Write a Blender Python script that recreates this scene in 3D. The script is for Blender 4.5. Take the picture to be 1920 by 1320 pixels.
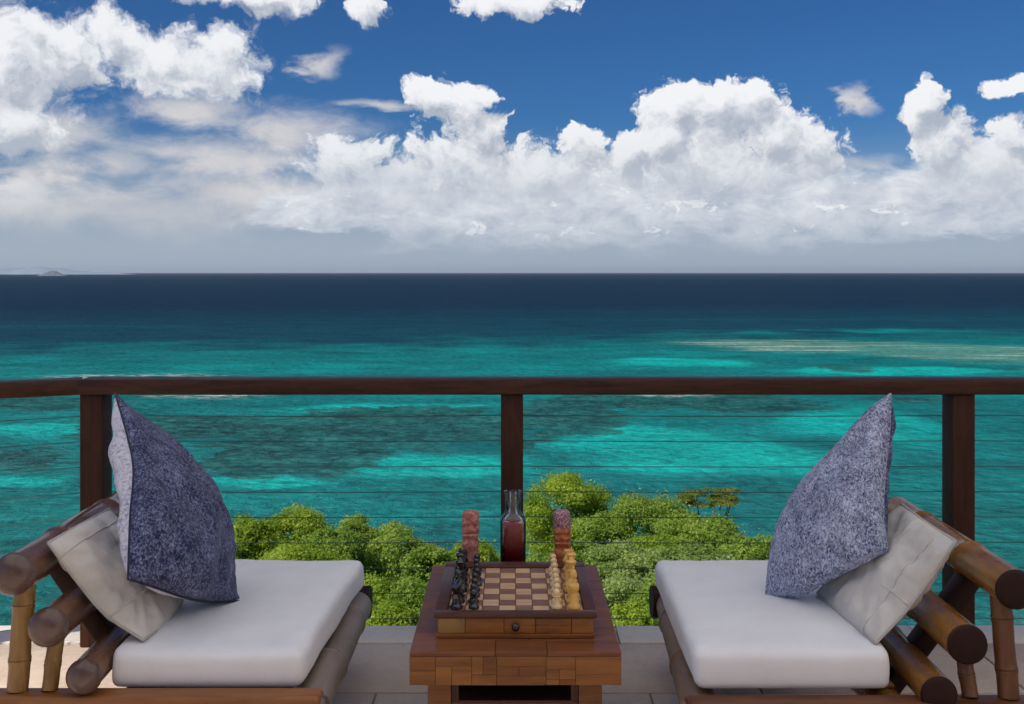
import bpy, bmesh, math, random
import numpy as np
from mathutils import Vector, Matrix, noise as mnoise

R = math.radians
scene = bpy.context.scene
for o in list(bpy.data.objects):
    bpy.data.objects.remove(o)

# ---------------------------------------------------------------- camera
EYE = 1.41                      # eye height above the terrace floor
FPX = 1900.0                    # focal length in pixels of the 1920 px wide photograph
HORIZON = 511.0
cam_d = bpy.data.cameras.new("camera")
cam = bpy.data.objects.new("camera", cam_d)
scene.collection.objects.link(cam)
cam.location = (0, 0, EYE)
cam.rotation_euler = (math.pi / 2, 0, 0)
cam_d.sensor_width = 36
cam_d.lens = 36 * FPX / 1920
cam_d.shift_y = -(660 - HORIZON) / 1920
cam_d.clip_start = 0.05
cam_d.clip_end = 300000
scene.camera = cam


def ray(px, py):
    return Vector(((px - 960) / FPX, 1.0, (HORIZON - py) / FPX))


def at(px, py, d):
    """the point seen at that pixel, d metres in front of the camera (measured along the floor)"""
    r = ray(px, py)
    r = r * (d / r.y)
    return Vector((r.x, r.y, r.z + EYE))


# ---------------------------------------------------------------- world, sun, exposure
SUN_EL, SUN_AZ = R(47), R(233)          # azimuth clockwise from +Y: behind the camera, to the left
sun_dir = Vector((math.sin(SUN_AZ) * math.cos(SUN_EL), math.cos(SUN_AZ) * math.cos(SUN_EL), math.sin(SUN_EL)))
sun_d = bpy.data.lights.new("sun", 'SUN')
sun = bpy.data.objects.new("sun", sun_d)
scene.collection.objects.link(sun)
sun.rotation_euler = sun_dir.to_track_quat('Z', 'Y').to_euler()
sun_d.energy = 5.0
sun_d.angle = R(0.53)
sun_d.color = (1.0, 0.94, 0.85)

scene.view_settings.view_transform = 'Standard'
scene.view_settings.look = 'None'
scene.view_settings.gamma = 1
scene.view_settings.exposure = 0.0
scene.view_settings.use_curve_mapping = False
scene.cycles.use_denoising = True
SKY_GAIN = (0.0165, 0.039, 0.067)
scene.cycles.use_adaptive_sampling = True
scene.cycles.adaptive_threshold = 0.015
scene.cycles.max_bounces = 8
scene.cycles.transparent_max_bounces = 8
scene.cycles.sample_clamp_indirect = 6
scene.cycles.caustics_reflective = False
scene.cycles.caustics_refractive = False


class E:
    """a shader socket with arithmetic"""
    def __init__(s, nt, v):
        s.nt, s.v = nt, v

    def _m(s, op, *a, clamp=False):
        n = s.nt.nodes.new('ShaderNodeMath')
        n.operation = op
        n.use_clamp = clamp
        for i, x in enumerate((s,) + a):
            x = x.v if isinstance(x, E) else x
            if isinstance(x, (int, float)):
                n.inputs[i].default_value = x
            else:
                s.nt.links.new(x, n.inputs[i])
        return E(s.nt, n.outputs[0])

    def __add__(s, o): return s._m('ADD', o)
    def __radd__(s, o): return s._m('ADD', o)
    def __sub__(s, o): return s._m('SUBTRACT', o)
    def __rsub__(s, o): return E(s.nt, o)._m('SUBTRACT', s)
    def __mul__(s, o): return s._m('MULTIPLY', o)
    def __rmul__(s, o): return s._m('MULTIPLY', o)
    def __truediv__(s, o): return s._m('DIVIDE', o)
    def max(s, o): return s._m('MAXIMUM', o)
    def min(s, o): return s._m('MINIMUM', o)
    def clamp(s): return s._m('ADD', 0.0, clamp=True)
    def pow(s, o): return s._m('POWER', o)
    def step(s, a, b): # smoothstep
        n = s.nt.nodes.new('ShaderNodeMapRange')
        n.interpolation_type = 'SMOOTHSTEP'
        s.nt.links.new(s.v, n.inputs[0])
        if a < b:
            n.inputs[1].default_value, n.inputs[2].default_value = a, b
            n.inputs[3].default_value, n.inputs[4].default_value = 0, 1
        else:
            n.inputs[1].default_value, n.inputs[2].default_value = b, a
            n.inputs[3].default_value, n.inputs[4].default_value = 1, 0
        return E(s.nt, n.outputs[0])


def vec(nt, x, y, z=0.0):
    n = nt.nodes.new('ShaderNodeCombineXYZ')
    for i, a in enumerate((x, y, z)):
        if isinstance(a, E):
            nt.links.new(a.v, n.inputs[i])
        else:
            n.inputs[i].default_value = a
    return n.outputs[0]


def noise_e(nt, v, scale=1.0, detail=6, rough=0.55, dist=0.0, lac=2.0):
    n = nt.nodes.new('ShaderNodeTexNoise')
    n.inputs['Scale'].default_value = scale
    n.inputs['Detail'].default_value = detail
    n.inputs['Roughness'].default_value = rough
    n.inputs['Lacunarity'].default_value = lac
    n.inputs['Distortion'].default_value = dist
    nt.links.new(v, n.inputs['Vector'])
    return E(nt, n.outputs[0])


def vmath(nt, op, a, b=None):
    n = nt.nodes.new('ShaderNodeVectorMath')
    n.operation = op
    for i, x in enumerate((a, b)):
        if x is None:
            continue
        if isinstance(x, (tuple, list)):
            n.inputs[i].default_value = x
        else:
            nt.links.new(x, n.inputs[i])
    return n.outputs['Value'] if op in ('LENGTH', 'DOT_PRODUCT') else n.outputs[0]


def mixc(nt, f, a, b):
    n = nt.nodes.new('ShaderNodeMix')
    n.data_type = 'RGBA'
    for i, x in ((0, f), (6, a), (7, b)):
        x = x.v if isinstance(x, E) else x
        if isinstance(x, (int, float)):
            n.inputs[i].default_value = x
        elif isinstance(x, (tuple, list)):
            n.inputs[i].default_value = (*x[:3], 1)
        else:
            nt.links.new(x, n.inputs[i])
    return n.outputs[2]


def blob_min(nt, v, blobs, soft=0.18):
    """distance-like field over a list of ellipses (cx, cy, rx, ry): below 1 inside"""
    out = None
    for cx, cy, rx, ry in blobs:
        a = vmath(nt, 'SUBTRACT', v, (cx, cy, 0))
        a = vmath(nt, 'MULTIPLY', a, (1 / rx, 1 / ry, 0))
        l = E(nt, vmath(nt, 'LENGTH', a))
        if out is None:
            out = l
        else:
            out = out._m('SMOOTH_MIN', l, soft)
    return out


def srgb(r, g, b):
    f = lambda c: (c / 255 / 12.92) if c <= 10 else ((c / 255 + 0.055) / 1.055) ** 2.4
    return (f(r), f(g), f(b))


def azel(px, py):
    d = ray(px, py).normalized()
    return math.atan2(d.x, d.y), math.asin(d.z)


def sky_blobs(lst):
    out = []
    for px, py, rx, ry in lst:
        a, e = azel(px, py)
        out.append((a, e, rx / FPX, ry / FPX))
    return out


CUMULUS = sky_blobs([
    # big left cumulus with a flat base
    (212, 60, 62, 66), (290, 110, 120, 70), (395, 118, 118, 84), (340, 150, 165, 46),
    # left edge
    (10, 125, 165, 105), (115, 115, 95, 80), (15, 240, 140, 75), (20, 390, 75, 60),
    # centre tower and the mass below it
    (815, 178, 80, 66), (865, 190, 85, 72), (895, 245, 90, 75), (655, 285, 90, 70), (690, 345, 165, 85), (860, 330, 190, 95),
    (1010, 330, 150, 80), (1080, 275, 62, 62), (1170, 300, 80, 70),
    # big right tower
    (1268, 200, 84, 80), (1345, 200, 130, 84), (1400, 200, 80, 76), (1460, 255, 105, 80), (1520, 282, 85, 60), (1260, 270, 90, 80),
    (1330, 310, 180, 100),
    # right
    (1735, 200, 52, 66), (1775, 265, 85, 70), (1850, 320, 140, 70), (1915, 158, 62, 34), (1905, 250, 60, 40),
    # top edge
    (480, -8, 140, 34), (700, 8, 46, 44), (955, -2, 150, 42),
])
BANK = sky_blobs([
    (880, 405, 400, 80), (1330, 395, 420, 95), (1720, 395, 330, 58), (600, 400, 120, 50), (1180, 350, 420, 70), (1850, 350, 160, 80), (1250, 440, 700, 22),
])
VEIL = sky_blobs([
    (530, 245, 190, 62), (420, 300, 300, 55), (420, 370, 360, 70), (230, 400, 360, 70), (180, 310, 130, 45),
    (600, 120, 46, 34), (1615, 190, 28, 38), (360, 205, 150, 40), (1500, 305, 190, 20),
    (100, 255, 150, 60), (705, 198, 120, 12), (60, 330, 60, 40),
])

world = bpy.data.worlds.new("World")
scene.world = world
world.use_nodes = True
wt = world.node_tree
wt.nodes.clear()


def fbm_puff(g, v):
    fbm = noise_e(g, vmath(g, 'ADD', v, (0.3, 7.7, 1.9)), 14, 10, 0.56) - 0.5
    vo = g.nodes.new('ShaderNodeTexVoronoi')
    vo.feature = 'SMOOTH_F1'
    vo.inputs['Scale'].default_value = 44
    vo.inputs['Detail'].default_value = 3.5
    vo.inputs['Roughness'].default_value = 0.66
    vo.inputs['Smoothness'].default_value = 0.55
    g.links.new(v, vo.inputs['Vector'])
    return fbm, 0.42 - E(g, vo.outputs['Distance'])


def cloud_group():
    g = bpy.data.node_groups.new("cloud_field", 'ShaderNodeTree')
    g.interface.new_socket("Vector", in_out='INPUT', socket_type='NodeSocketVector')
    g.interface.new_socket("Field", in_out='OUTPUT', socket_type='NodeSocketFloat')
    gi = g.nodes.new('NodeGroupInput')
    go = g.nodes.new('NodeGroupOutput')
    v = gi.outputs[0]
    w1 = noise_e(g, v, 13, 5, 0.6)
    w2 = noise_e(g, vmath(g, 'ADD', v, (3.7, 1.3, 5.1)), 13, 5, 0.6)
    wv = vmath(g, 'ADD', v, vec(g, (w1 - 0.5) * 0.085, (w2 - 0.5) * 0.065))
    body = 1.0 - blob_min(g, wv, CUMULUS, 0.12)
    fbm, puff = fbm_puff(g, wv)
    f = body + fbm * 0.78 + puff * 0.42 + 0.12
    g.links.new(f.v, go.inputs[0])
    return g


def build_world():
    tc = wt.nodes.new('ShaderNodeTexCoord')
    sp = wt.nodes.new('ShaderNodeSeparateXYZ')
    wt.links.new(tc.outputs['Generated'], sp.inputs[0])
    x, y, z = (E(wt, o) for o in sp.outputs)
    az = x._m('ARCTAN2', y)
    el = z._m('ARCSINE')
    v = vec(wt, az, el)
    sky = wt.nodes.new('ShaderNodeTexSky')
    sky.sky_type = 'NISHITA'
    sky.sun_disc = False
    sky.sun_elevation = SUN_EL
    sky.sun_rotation = SUN_AZ
    sky.altitude = 30
    sky.air_density = 1.0
    sky.dust_density = 0.3
    sky.ozone_density = 3.0
    sb = vmath(wt, 'MULTIPLY', sky.outputs[0], SKY_GAIN)      # sky strength with a deeper blue
    hz = el.step(0.15, 0.01)
    HAZE = (0.40, 0.46, 0.55)
    # the part of the sky in view: cumulus bank over the horizon
    fg = cloud_group()
    def field(vv):
        n = wt.nodes.new('ShaderNodeGroup')
        n.node_tree = fg
        wt.links.new(vv, n.inputs[0])
        return E(wt, n.outputs[0])
    f0 = field(v)
    f1 = field(vmath(wt, 'ADD', v, (-0.008, 0.016, 0)))
    low = el.step(0.17, 0.03)
    west = az.step(-0.08, -0.26)
    alpha = f0.step(-0.05, 0.17) * (1.0 - west) + f0.step(-0.14, 0.34) * west * 0.97
    soft = noise_e(wt, vec(wt, az * 1.0, el * 1.6, 2.2), 16, 10, 0.62) - 0.5
    core = f0.step(0.25, 0.95)
    lit = ((f0 - f1) * 1.25 + 0.50 - core * 0.26 + soft * 1.15 + west * 0.10).step(-0.12, 1.05)
    white = mixc(wt, lit, (0.42, 0.47, 0.56), (0.91, 0.92, 0.945))
    white = mixc(wt, low * 0.55, white, (0.50, 0.55, 0.62))
    # softer bank lower down
    w1 = noise_e(wt, vec(wt, az, el * 2.2, 0.4), 10, 10, 0.62, 0.3) - 0.5
    vb = vmath(wt, 'ADD', v, vec(wt, w1 * 0.08, w1 * 0.05))
    bank = (1.0 - blob_min(wt, vb, BANK, 0.3)) + w1 * 1.3
    bank_a = bank.step(-0.02, 0.30) * 0.97
    pf = noise_e(wt, vec(wt, az * 1.0, el * 2.0, 6.1), 22, 10, 0.66, 0.35) - 0.5
    bank_c = mixc(wt, (pf * 2.2 + w1 * 0.8 + 0.40 + (el - 0.06) * 4.0).clamp(), (0.42, 0.48, 0.58), (0.90, 0.92, 0.95))
    bright = noise_e(wt, vec(wt, az, el * 1.7, 9.3), 26, 9, 0.66, 0.4).step(0.585, 0.64) * el.step(0.018, 0.035) * 0.85
    bank_c = mixc(wt, bright, bank_c, (0.90, 0.92, 0.94))
    # thin veil
    vv = vmath(wt, 'ADD', v, vec(wt, w1 * 0.12, w1 * 0.03))
    veil = (1.0 - blob_min(wt, vv, VEIL, 0.3)) + w1 * 1.5 + pf * 1.1
    veil_a = veil.step(-0.10, 1.0) * 0.88
    veil_c = mixc(wt, w1.step(-0.25, 0.25), (0.56, 0.57, 0.61), (0.78, 0.745, 0.73))
    col = mixc(wt, hz * 0.90, sb, HAZE)
    col = mixc(wt, veil_a * (1.0 - el.step(0.075, 0.02) * 0.85), col, veil_c)
    col = mixc(wt, bank_a * (1.0 - el.step(0.060, 0.000) * 0.97), col, bank_c)
    col = mixc(wt, alpha * (1.0 - el.step(0.115, 0.045) * 0.90), col, white)
    bg = wt.nodes.new('ShaderNodeBackground')
    wt.links.new(col, bg.inputs[0])
    # the rest of the sky: the same weather, drawn with fewer terms
    fn = noise_e(wt, v, 4.2, 9, 0.58, 0.3) - 0.5
    far = fn * 2.6 - ((el - 0.14) / 0.42)._m('ABSOLUTE') + 0.10
    fa = far.step(-0.05, 0.26)
    fs = noise_e(wt, vec(wt, az, el * 1.6, 4.4), 13, 8, 0.6) - 0.5
    fcol = mixc(wt, (fs * 1.6 - fn * 0.8 + 0.66).clamp(), (0.45, 0.50, 0.58), (0.92, 0.93, 0.95))
    col2 = mixc(wt, hz * 0.90, sb, HAZE)
    col2 = mixc(wt, fa * (1.0 - el.step(0.05, 0.012) * 0.93), col2, fcol)
    bg2 = wt.nodes.new('ShaderNodeBackground')
    wt.links.new(col2, bg2.inputs[0])
    edge = az._m('ABSOLUTE').step(0.52, 0.66).max(el.step(0.30, 0.40)).max(el.step(0.0, -0.02))
    mx = wt.nodes.new('ShaderNodeMixShader')
    wt.links.new(edge.v, mx.inputs[0])
    wt.links.new(bg.outputs[0], mx.inputs[1])
    wt.links.new(bg2.outputs[0], mx.inputs[2])
    out = wt.nodes.new('ShaderNodeOutputWorld')
    wt.links.new(mx.outputs[0], out.inputs[0])
    world.cycles.sampling_method = 'MANUAL'
    world.cycles.sample_map_resolution = 512


build_world()

# ---------------------------------------------------------------- materials
def new_mat(name):
    m = bpy.data.materials.new(name)
    m.use_nodes = True
    nt = m.node_tree
    b = nt.nodes['Principled BSDF']
    return m, nt, b


def coords(nt, kind='Object'):
    n = nt.nodes.new('ShaderNodeTexCoord')
    return n.outputs[kind]


def world_pos(nt):
    n = nt.nodes.new('ShaderNodeNewGeometry')
    return n.outputs['Position']


def bump(nt, b, h, strength=0.3, dist=0.01):
    n = nt.nodes.new('ShaderNodeBump')
    n.inputs['Strength'].default_value = strength
    n.inputs['Distance'].default_value = dist
    nt.links.new(h.v if isinstance(h, E) else h, n.inputs['Height'])
    nt.links.new(n.outputs[0], b.inputs['Normal'])


def obj_random(nt):
    n = nt.nodes.new('ShaderNodeObjectInfo')
    return E(nt, n.outputs['Random'])


def wood(name, dark, light, axis=0, scale=14, rough=0.42, vary=0.35, stretch=9, spec=0.4, knots=True):
    m, nt, b = new_mat(name)
    v = world_pos(nt)
    s = [scale * stretch / 3] * 3
    s[axis] = scale / 3
    rnd = obj_random(nt)
    v = vmath(nt, 'ADD', v, vec(nt, rnd * 7.0, rnd * 13.0, rnd * 5.0))
    p = vmath(nt, 'MULTIPLY', v, tuple(s))
    grain = noise_e(nt, p, 1.0, 8, 0.62, 0.6)
    fine = noise_e(nt, p, 5.0, 4, 0.6)
    patch = noise_e(nt, v, 9.0, 4, 0.55)
    f = (grain.step(0.3, 0.7) * 0.55 + fine * 0.2 + patch * 0.25 + (rnd - 0.5) * vary).clamp()
    c = mixc(nt, f, dark, light)
    nt.links.new(c, b.inputs['Base Color'])
    r = patch * 0.3 + (rough - 0.15)
    nt.links.new(r.v, b.inputs['Roughness'])
    b.inputs['Specular IOR Level'].default_value = spec
    bump(nt, b, grain * 0.6 + fine * 0.4, 0.25, 0.002)
    return m


def cloth(name, a, c, weave=900, wrinkle=14, wr=0.5, mott=None, rough=0.95):
    m, nt, b = new_mat(name)
    v = coords(nt)
    n1 = noise_e(nt, v, wrinkle, 5, 0.55, 0.3)
    n2 = noise_e(nt, v, weave, 2, 0.5)
    f = (n1 * 0.6 + n2 * 0.4)
    f = f.step(0.3, 0.7)
    if mott:
        p = vmath(nt, 'MULTIPLY', v, mott['stretch'])
        m1 = noise_e(nt, p, mott['scale'], 6, 0.72, 0.8)
        m2 = noise_e(nt, v, 18, 4, 0.6, 0.5)
        f = (m1 + (m2 - 0.5) * 0.28).step(mott['lo'], mott['hi'])
    nt.links.new(mixc(nt, f, a, c), b.inputs['Base Color'])
    b.inputs['Roughness'].default_value = rough
    b.inputs['Specular IOR Level'].default_value = 0.15
    b.inputs['Sheen Weight'].default_value = 0.12
    h = n1 * wr + n2 * 0.10
    if mott:
        h = h + f * 0.25
    bump(nt, b, h, 0.5, 0.006)
    return m


M = {}
M['rail'] = wood('dark red brown rail timber', (0.016, 0.0055, 0.003), (0.085, 0.030, 0.015), 0, 14, 0.5, 0.2, 9, 0.25)
M['post'] = wood('dark brown post timber', (0.026, 0.0095, 0.0055), (0.066, 0.024, 0.013), 2, 14, 0.6, 0.2, 9, 0.2)
M['bamboo_brown'] = wood('weathered brown bamboo', (0.085, 0.036, 0.019), (0.25, 0.125, 0.070), 1, 10, 0.24, 0.2, 7)
M['cap_brown'] = wood('polished brown log end', (0.075, 0.040, 0.030), (0.15, 0.090, 0.070), 2, 10, 0.26, 0.1, 3, 0.6)
M['bamboo_gold'] = wood('golden brown bamboo', (0.12, 0.045, 0.008), (0.40, 0.18, 0.030), 1, 10, 0.28, 0.2, 7)
M['cap_dark'] = wood('dark stained log end', (0.012, 0.004, 0.003), (0.035, 0.011, 0.007), 2, 10, 0.55, 0.1, 3, 0.2)
M['cane'] = wood('yellow bamboo cane', (0.16, 0.075, 0.022), (0.46, 0.27, 0.09), 2, 12, 0.35, 0.2, 6)
M['cane_dark'] = wood('reddish bamboo cane', (0.07, 0.024, 0.010), (0.20, 0.085, 0.034), 2, 12, 0.4, 0.2, 6)
M['bamboo_grey'] = wood('grey beige bamboo pole', (0.18, 0.13, 0.105), (0.36, 0.28, 0.235), 1, 8, 0.5, 0.1, 6)
M['bamboo_taupe'] = wood('taupe bamboo pole', (0.13, 0.075, 0.048), (0.30, 0.19, 0.13), 1, 8, 0.5, 0.1, 6)
M['beam'] = wood('orange brown beam', (0.16, 0.052, 0.012), (0.36, 0.145, 0.040), 0, 10, 0.42, 0.1)
M['beam_dark'] = wood('brown beam', (0.07, 0.022, 0.008), (0.19, 0.07, 0.022), 0, 10, 0.42, 0.1)
M['table'] = wood('reddish brown table timber', (0.095, 0.027, 0.009), (0.26, 0.088, 0.030), 0, 10, 0.40, 0.30)
M['block'] = wood('golden brown wood block', (0.12, 0.037, 0.008), (0.36, 0.140, 0.032), 0, 12, 0.40, 0.30)
M['trim'] = wood('dark brown box trim', (0.05, 0.018, 0.011), (0.115, 0.042, 0.024), 0, 12, 0.45, 0.1)
M['sq_light'] = wood('light maple square', (0.46, 0.26, 0.14), (0.72, 0.47, 0.29), 0, 12, 0.5, 0.3)
M['sq_dark'] = wood('dark walnut square', (0.17, 0.082, 0.046), (0.30, 0.165, 0.10), 0, 12, 0.5, 0.3)
M['void_shade'] = wood('shade colour inside the table', (0.012, 0.005, 0.004), (0.03, 0.012, 0.009), 0, 12, 0.6, 0.1)
M['seat_cloth'] = cloth('white seat cloth', (0.80, 0.795, 0.80), (0.87, 0.865, 0.87), 700, 9, 0.55)
M['cream_cloth'] = cloth('cream linen', (0.54, 0.50, 0.45), (0.70, 0.665, 0.62), 600, 10, 0.9)
M['cream_dark'] = cloth('cream linen edging', (0.40, 0.37, 0.34), (0.55, 0.51, 0.48), 600, 22, 0.9)
M['navy'] = cloth('mottled navy cloth', (0.018, 0.022, 0.066), (0.30, 0.33, 0.54), 500, 12, 0.8,
                  dict(stretch=(1, 1, 0.6), scale=170, lo=0.40, hi=0.74))
M['navy_pale'] = cloth('mottled blue grey cloth', (0.035, 0.045, 0.115), (0.62, 0.67, 0.88), 500, 12, 0.8,
                       dict(stretch=(1, 1, 0.6), scale=190, lo=0.36, hi=0.66))
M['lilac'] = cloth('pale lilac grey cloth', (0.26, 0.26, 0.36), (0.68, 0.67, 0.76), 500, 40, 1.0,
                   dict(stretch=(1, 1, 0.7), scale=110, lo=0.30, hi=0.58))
M['navy_trim'] = cloth('dark navy trim', (0.012, 0.014, 0.03), (0.05, 0.055, 0.09), 500, 30, 0.6)


def plain(name, col, rough=0.5, metal=0.0, spec=0.5, n=0.15, scale=40):
    m, nt, b = new_mat(name)
    v = coords(nt)
    f = noise_e(nt, v, scale, 5, 0.6)
    nt.links.new(mixc(nt, f, tuple(c * (1 - n) for c in col), tuple(min(1, c * (1 + n)) for c in col)), b.inputs['Base Color'])
    b.inputs['Roughness'].default_value = rough
    b.inputs['Metallic'].default_value = metal
    b.inputs['Specular IOR Level'].default_value = spec
    return m


M['cable'] = plain('dark steel cable', (0.045, 0.085, 0.085), 0.5, 0.2)
M['black'] = plain('glossy black lacquer', (0.010, 0.009, 0.009), 0.12, 0, 0.8)
M['ivory'] = plain('pale boxwood', (0.86, 0.60, 0.31), 0.38, 0, 0.4, 0.25, 90)
M['honey'] = plain('honey boxwood', (0.80, 0.46, 0.12), 0.36, 0, 0.4, 0.25, 90)
M['knob'] = plain('black knob', (0.012, 0.011, 0.011), 0.2, 0, 0.7)


def carved(name, a, c, top=None):
    m, nt, b = new_mat(name)
    v = coords(nt)
    f = noise_e(nt, v, 60, 8, 0.65, 1.0)
    col = mixc(nt, f.step(0.35, 0.68), a, c)
    if top:
        s = nt.nodes.new('ShaderNodeSeparateXYZ')
        nt.links.new(v, s.inputs[0])
        edge = (E(nt, s.outputs[2]) + (f - 0.5) * 0.03).step(0.158, 0.168)
        col = mixc(nt, edge, col, mixc(nt, noise_e(nt, v, 220, 4, 0.7).step(0.42, 0.6), (0.14, 0.035, 0.05), (0.62, 0.36, 0.42)))
    nt.links.new(col, b.inputs['Base Color'])
    b.inputs['Roughness'].default_value = 0.5
    bump(nt, b, f, 0.6, 0.006)
    return m


M['carved_pink'] = carved('carved pinkish red wood', (0.26, 0.07, 0.055), (0.66, 0.28, 0.23))
M['carved_amber'] = carved('carved amber wood', (0.30, 0.065, 0.018), (0.66, 0.22, 0.07), True)
m, nt, b = new_mat('clear glass')
nt.nodes.remove(b)
tp = nt.nodes.new('ShaderNodeBsdfTransparent')
tp.inputs[0].default_value = (0.96, 0.97, 0.97, 1)
gl = nt.nodes.new('ShaderNodeBsdfGlossy')
gl.inputs['Roughness'].default_value = 0.10
fr = nt.nodes.new('ShaderNodeFresnel')
fr.inputs[0].default_value = 1.5
bn = nt.nodes.new('ShaderNodeBump')
bn.inputs['Strength'].default_value = 0.5
bn.inputs['Distance'].default_value = 0.006
nt.links.new(noise_e(nt, coords(nt), 55, 4, 0.55).v, bn.inputs['Height'])
nt.links.new(bn.outputs[0], gl.inputs['Normal'])
nt.links.new(bn.outputs[0], fr.inputs['Normal'])
mx = nt.nodes.new('ShaderNodeMixShader')
nt.links.new((E(nt, fr.outputs[0]) * 1.3 + 0.01).clamp().v, mx.inputs[0])
nt.links.new(tp.outputs[0], mx.inputs[1])
nt.links.new(gl.outputs[0], mx.inputs[2])
nt.links.new(mx.outputs[0], nt.nodes['Material Output'].inputs[0])
M['glass'] = m
m, nt, b = new_mat('red liquid')
nt.links.new(mixc(nt, noise_e(nt, coords(nt), 14, 3, 0.5), (0.42, 0.003, 0.005), (0.75, 0.006, 0.008)), b.inputs['Base Color'])
b.inputs['Roughness'].default_value = 0.05
b.inputs['Specular IOR Level'].default_value = 0.6
M['wine'] = m


def stone(name, a, c, d):
    m, nt, b = new_mat(name)
    v = world_pos(nt)
    rnd = obj_random(nt)
    n1 = noise_e(nt, v, 3.2, 6, 0.6, 0.4)
    n2 = noise_e(nt, v, 45, 6, 0.65)
    n3 = noise_e(nt, vmath(nt, 'MULTIPLY', v, (3, 14, 3)), 2.0, 6, 0.65, 0.8)
    f = (n1 * 0.5 + n2 * 0.3 + n3 * 0.2 + (rnd - 0.5) * 0.30).step(0.25, 0.75)
    col = mixc(nt, f, a, c)
    spots = noise_e(nt, v, 26, 3, 0.5).step(0.70, 0.78) * 0.6
    col = mixc(nt, spots, col, d)
    nt.links.new(col, b.inputs['Base Color'])
    b.inputs['Roughness'].default_value = 0.75
    b.inputs['Specular IOR Level'].default_value = 0.25
    bump(nt, b, n2 * 0.5 + n3 * 0.5, 0.4, 0.004)
    return m


M['stone'] = stone('warm grey paving stone', (0.45, 0.345, 0.27), (0.68, 0.555, 0.45), (0.24, 0.18, 0.14))
M['coping'] = stone('pale coping stone', (0.56, 0.49, 0.42), (0.74, 0.67, 0.59), (0.40, 0.33, 0.27))
M['joint'] = plain('dark joint mortar', (0.28, 0.23, 0.19), 0.9)
M['plaster'] = plain('warm cream plaster', (0.72, 0.62, 0.50), 0.9, 0, 0.1, 0.06, 3)

# translucent canvas for the unseen awning added to soften the light
m, nt, b = new_mat('added white awning canvas')
tr = nt.nodes.new('ShaderNodeBsdfTranslucent')
df = nt.nodes.new('ShaderNodeBsdfDiffuse')
cn = noise_e(nt, coords(nt), 3, 4, 0.5)
nt.links.new(mixc(nt, cn, (0.92, 0.91, 0.90), (0.97, 0.96, 0.95)), tr.inputs[0])
nt.links.new(mixc(nt, cn, (0.80, 0.80, 0.80), (0.86, 0.86, 0.86)), df.inputs[0])
mx = nt.nodes.new('ShaderNodeMixShader')
mx.inputs[0].default_value = 0.30
nt.links.new(tr.outputs[0], mx.inputs[1])
nt.links.new(df.outputs[0], mx.inputs[2])
nt.links.new(mx.outputs[0], nt.nodes['Material Output'].inputs[0])
M['canvas'] = m

# ---------------------------------------------------------------- object helpers
COL = scene.collection


def link(o, parent=None):
    COL.objects.link(o)
    if parent is not None:
        o.parent = parent
    return o


def tag(o, label=None, cat=None, group=None, kind=None):
    if label: o['label'] = label
    if cat: o['category'] = cat
    if group: o['group'] = group
    if kind: o['kind'] = kind
    return o


def thing(name, loc, label, cat, group=None):
    o = bpy.data.objects.new(name, None)
    o.empty_display_size = 0.1
    o.location = loc
    link(o)
    return tag(o, label, cat, group)


def origin(parent):
    p = Vector((0, 0, 0))
    while parent is not None:
        p = p + parent.location
        parent = parent.parent
    return p


def from_bm(name, bm, mat, parent=None, smooth=True, angle=40, pos=None):
    """world-space bmesh -> object; its own origin goes to pos (world) or to its parent's"""
    base = origin(parent)
    pos = Vector(pos) if pos is not None else base
    bmesh.ops.translate(bm, verts=bm.verts, vec=-pos)
    bmesh.ops.recalc_face_normals(bm, faces=bm.faces)
    me = bpy.data.meshes.new(name)
    bm.to_mesh(me)
    bm.free()
    if smooth:
        me.polygons.foreach_set('use_smooth', [True] * len(me.polygons))
        me.set_sharp_from_angle(angle=R(angle))
    me.materials.append(mat)
    o = bpy.data.objects.new(name, me)
    o.location = pos - base
    return link(o, parent)


def from_arrays(name, verts, faces, mat, parent=None, smooth=True, pos=None):
    base = origin(parent)
    pos = Vector(pos) if pos is not None else base
    verts = np.asarray(verts, dtype=np.float32) - np.array(pos, dtype=np.float32)
    faces = np.asarray(faces, dtype=np.int32)
    me = bpy.data.meshes.new(name)
    k = faces.shape[1]
    me.vertices.add(len(verts))
    me.vertices.foreach_set('co', verts.ravel())
    me.loops.add(faces.size)
    me.loops.foreach_set('vertex_index', faces.ravel())
    me.polygons.add(len(faces))
    me.polygons.foreach_set('loop_start', np.arange(0, faces.size, k, dtype=np.int32))
    me.polygons.foreach_set('use_smooth', np.full(len(faces), smooth))
    me.update(calc_edges=True)
    me.validate()
    me.materials.append(mat)
    o = bpy.data.objects.new(name, me)
    o.location = pos - base
    return link(o, parent)


def box_bm(x0, x1, y0, y1, z0, z1, bevel=0.004, seg=2):
    bm = bmesh.new()
    bmesh.ops.create_cube(bm, size=1.0)
    bmesh.ops.scale(bm, vec=(x1 - x0, y1 - y0, z1 - z0), verts=bm.verts)
    bmesh.ops.translate(bm, vec=((x0 + x1) / 2, (y0 + y1) / 2, (z0 + z1) / 2), verts=bm.verts)
    if bevel:
        bmesh.ops.bevel(bm, geom=list(bm.edges), offset=bevel, segments=seg, affect='EDGES', profile=0.5)
    return bm


def box(name, x0, x1, y0, y1, z0, z1, mat, parent=None, bevel=0.004, seg=2, pos=None):
    return from_bm(name, box_bm(x0, x1, y0, y1, z0, z1, bevel, seg), mat, parent, True, 35, pos)


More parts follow.
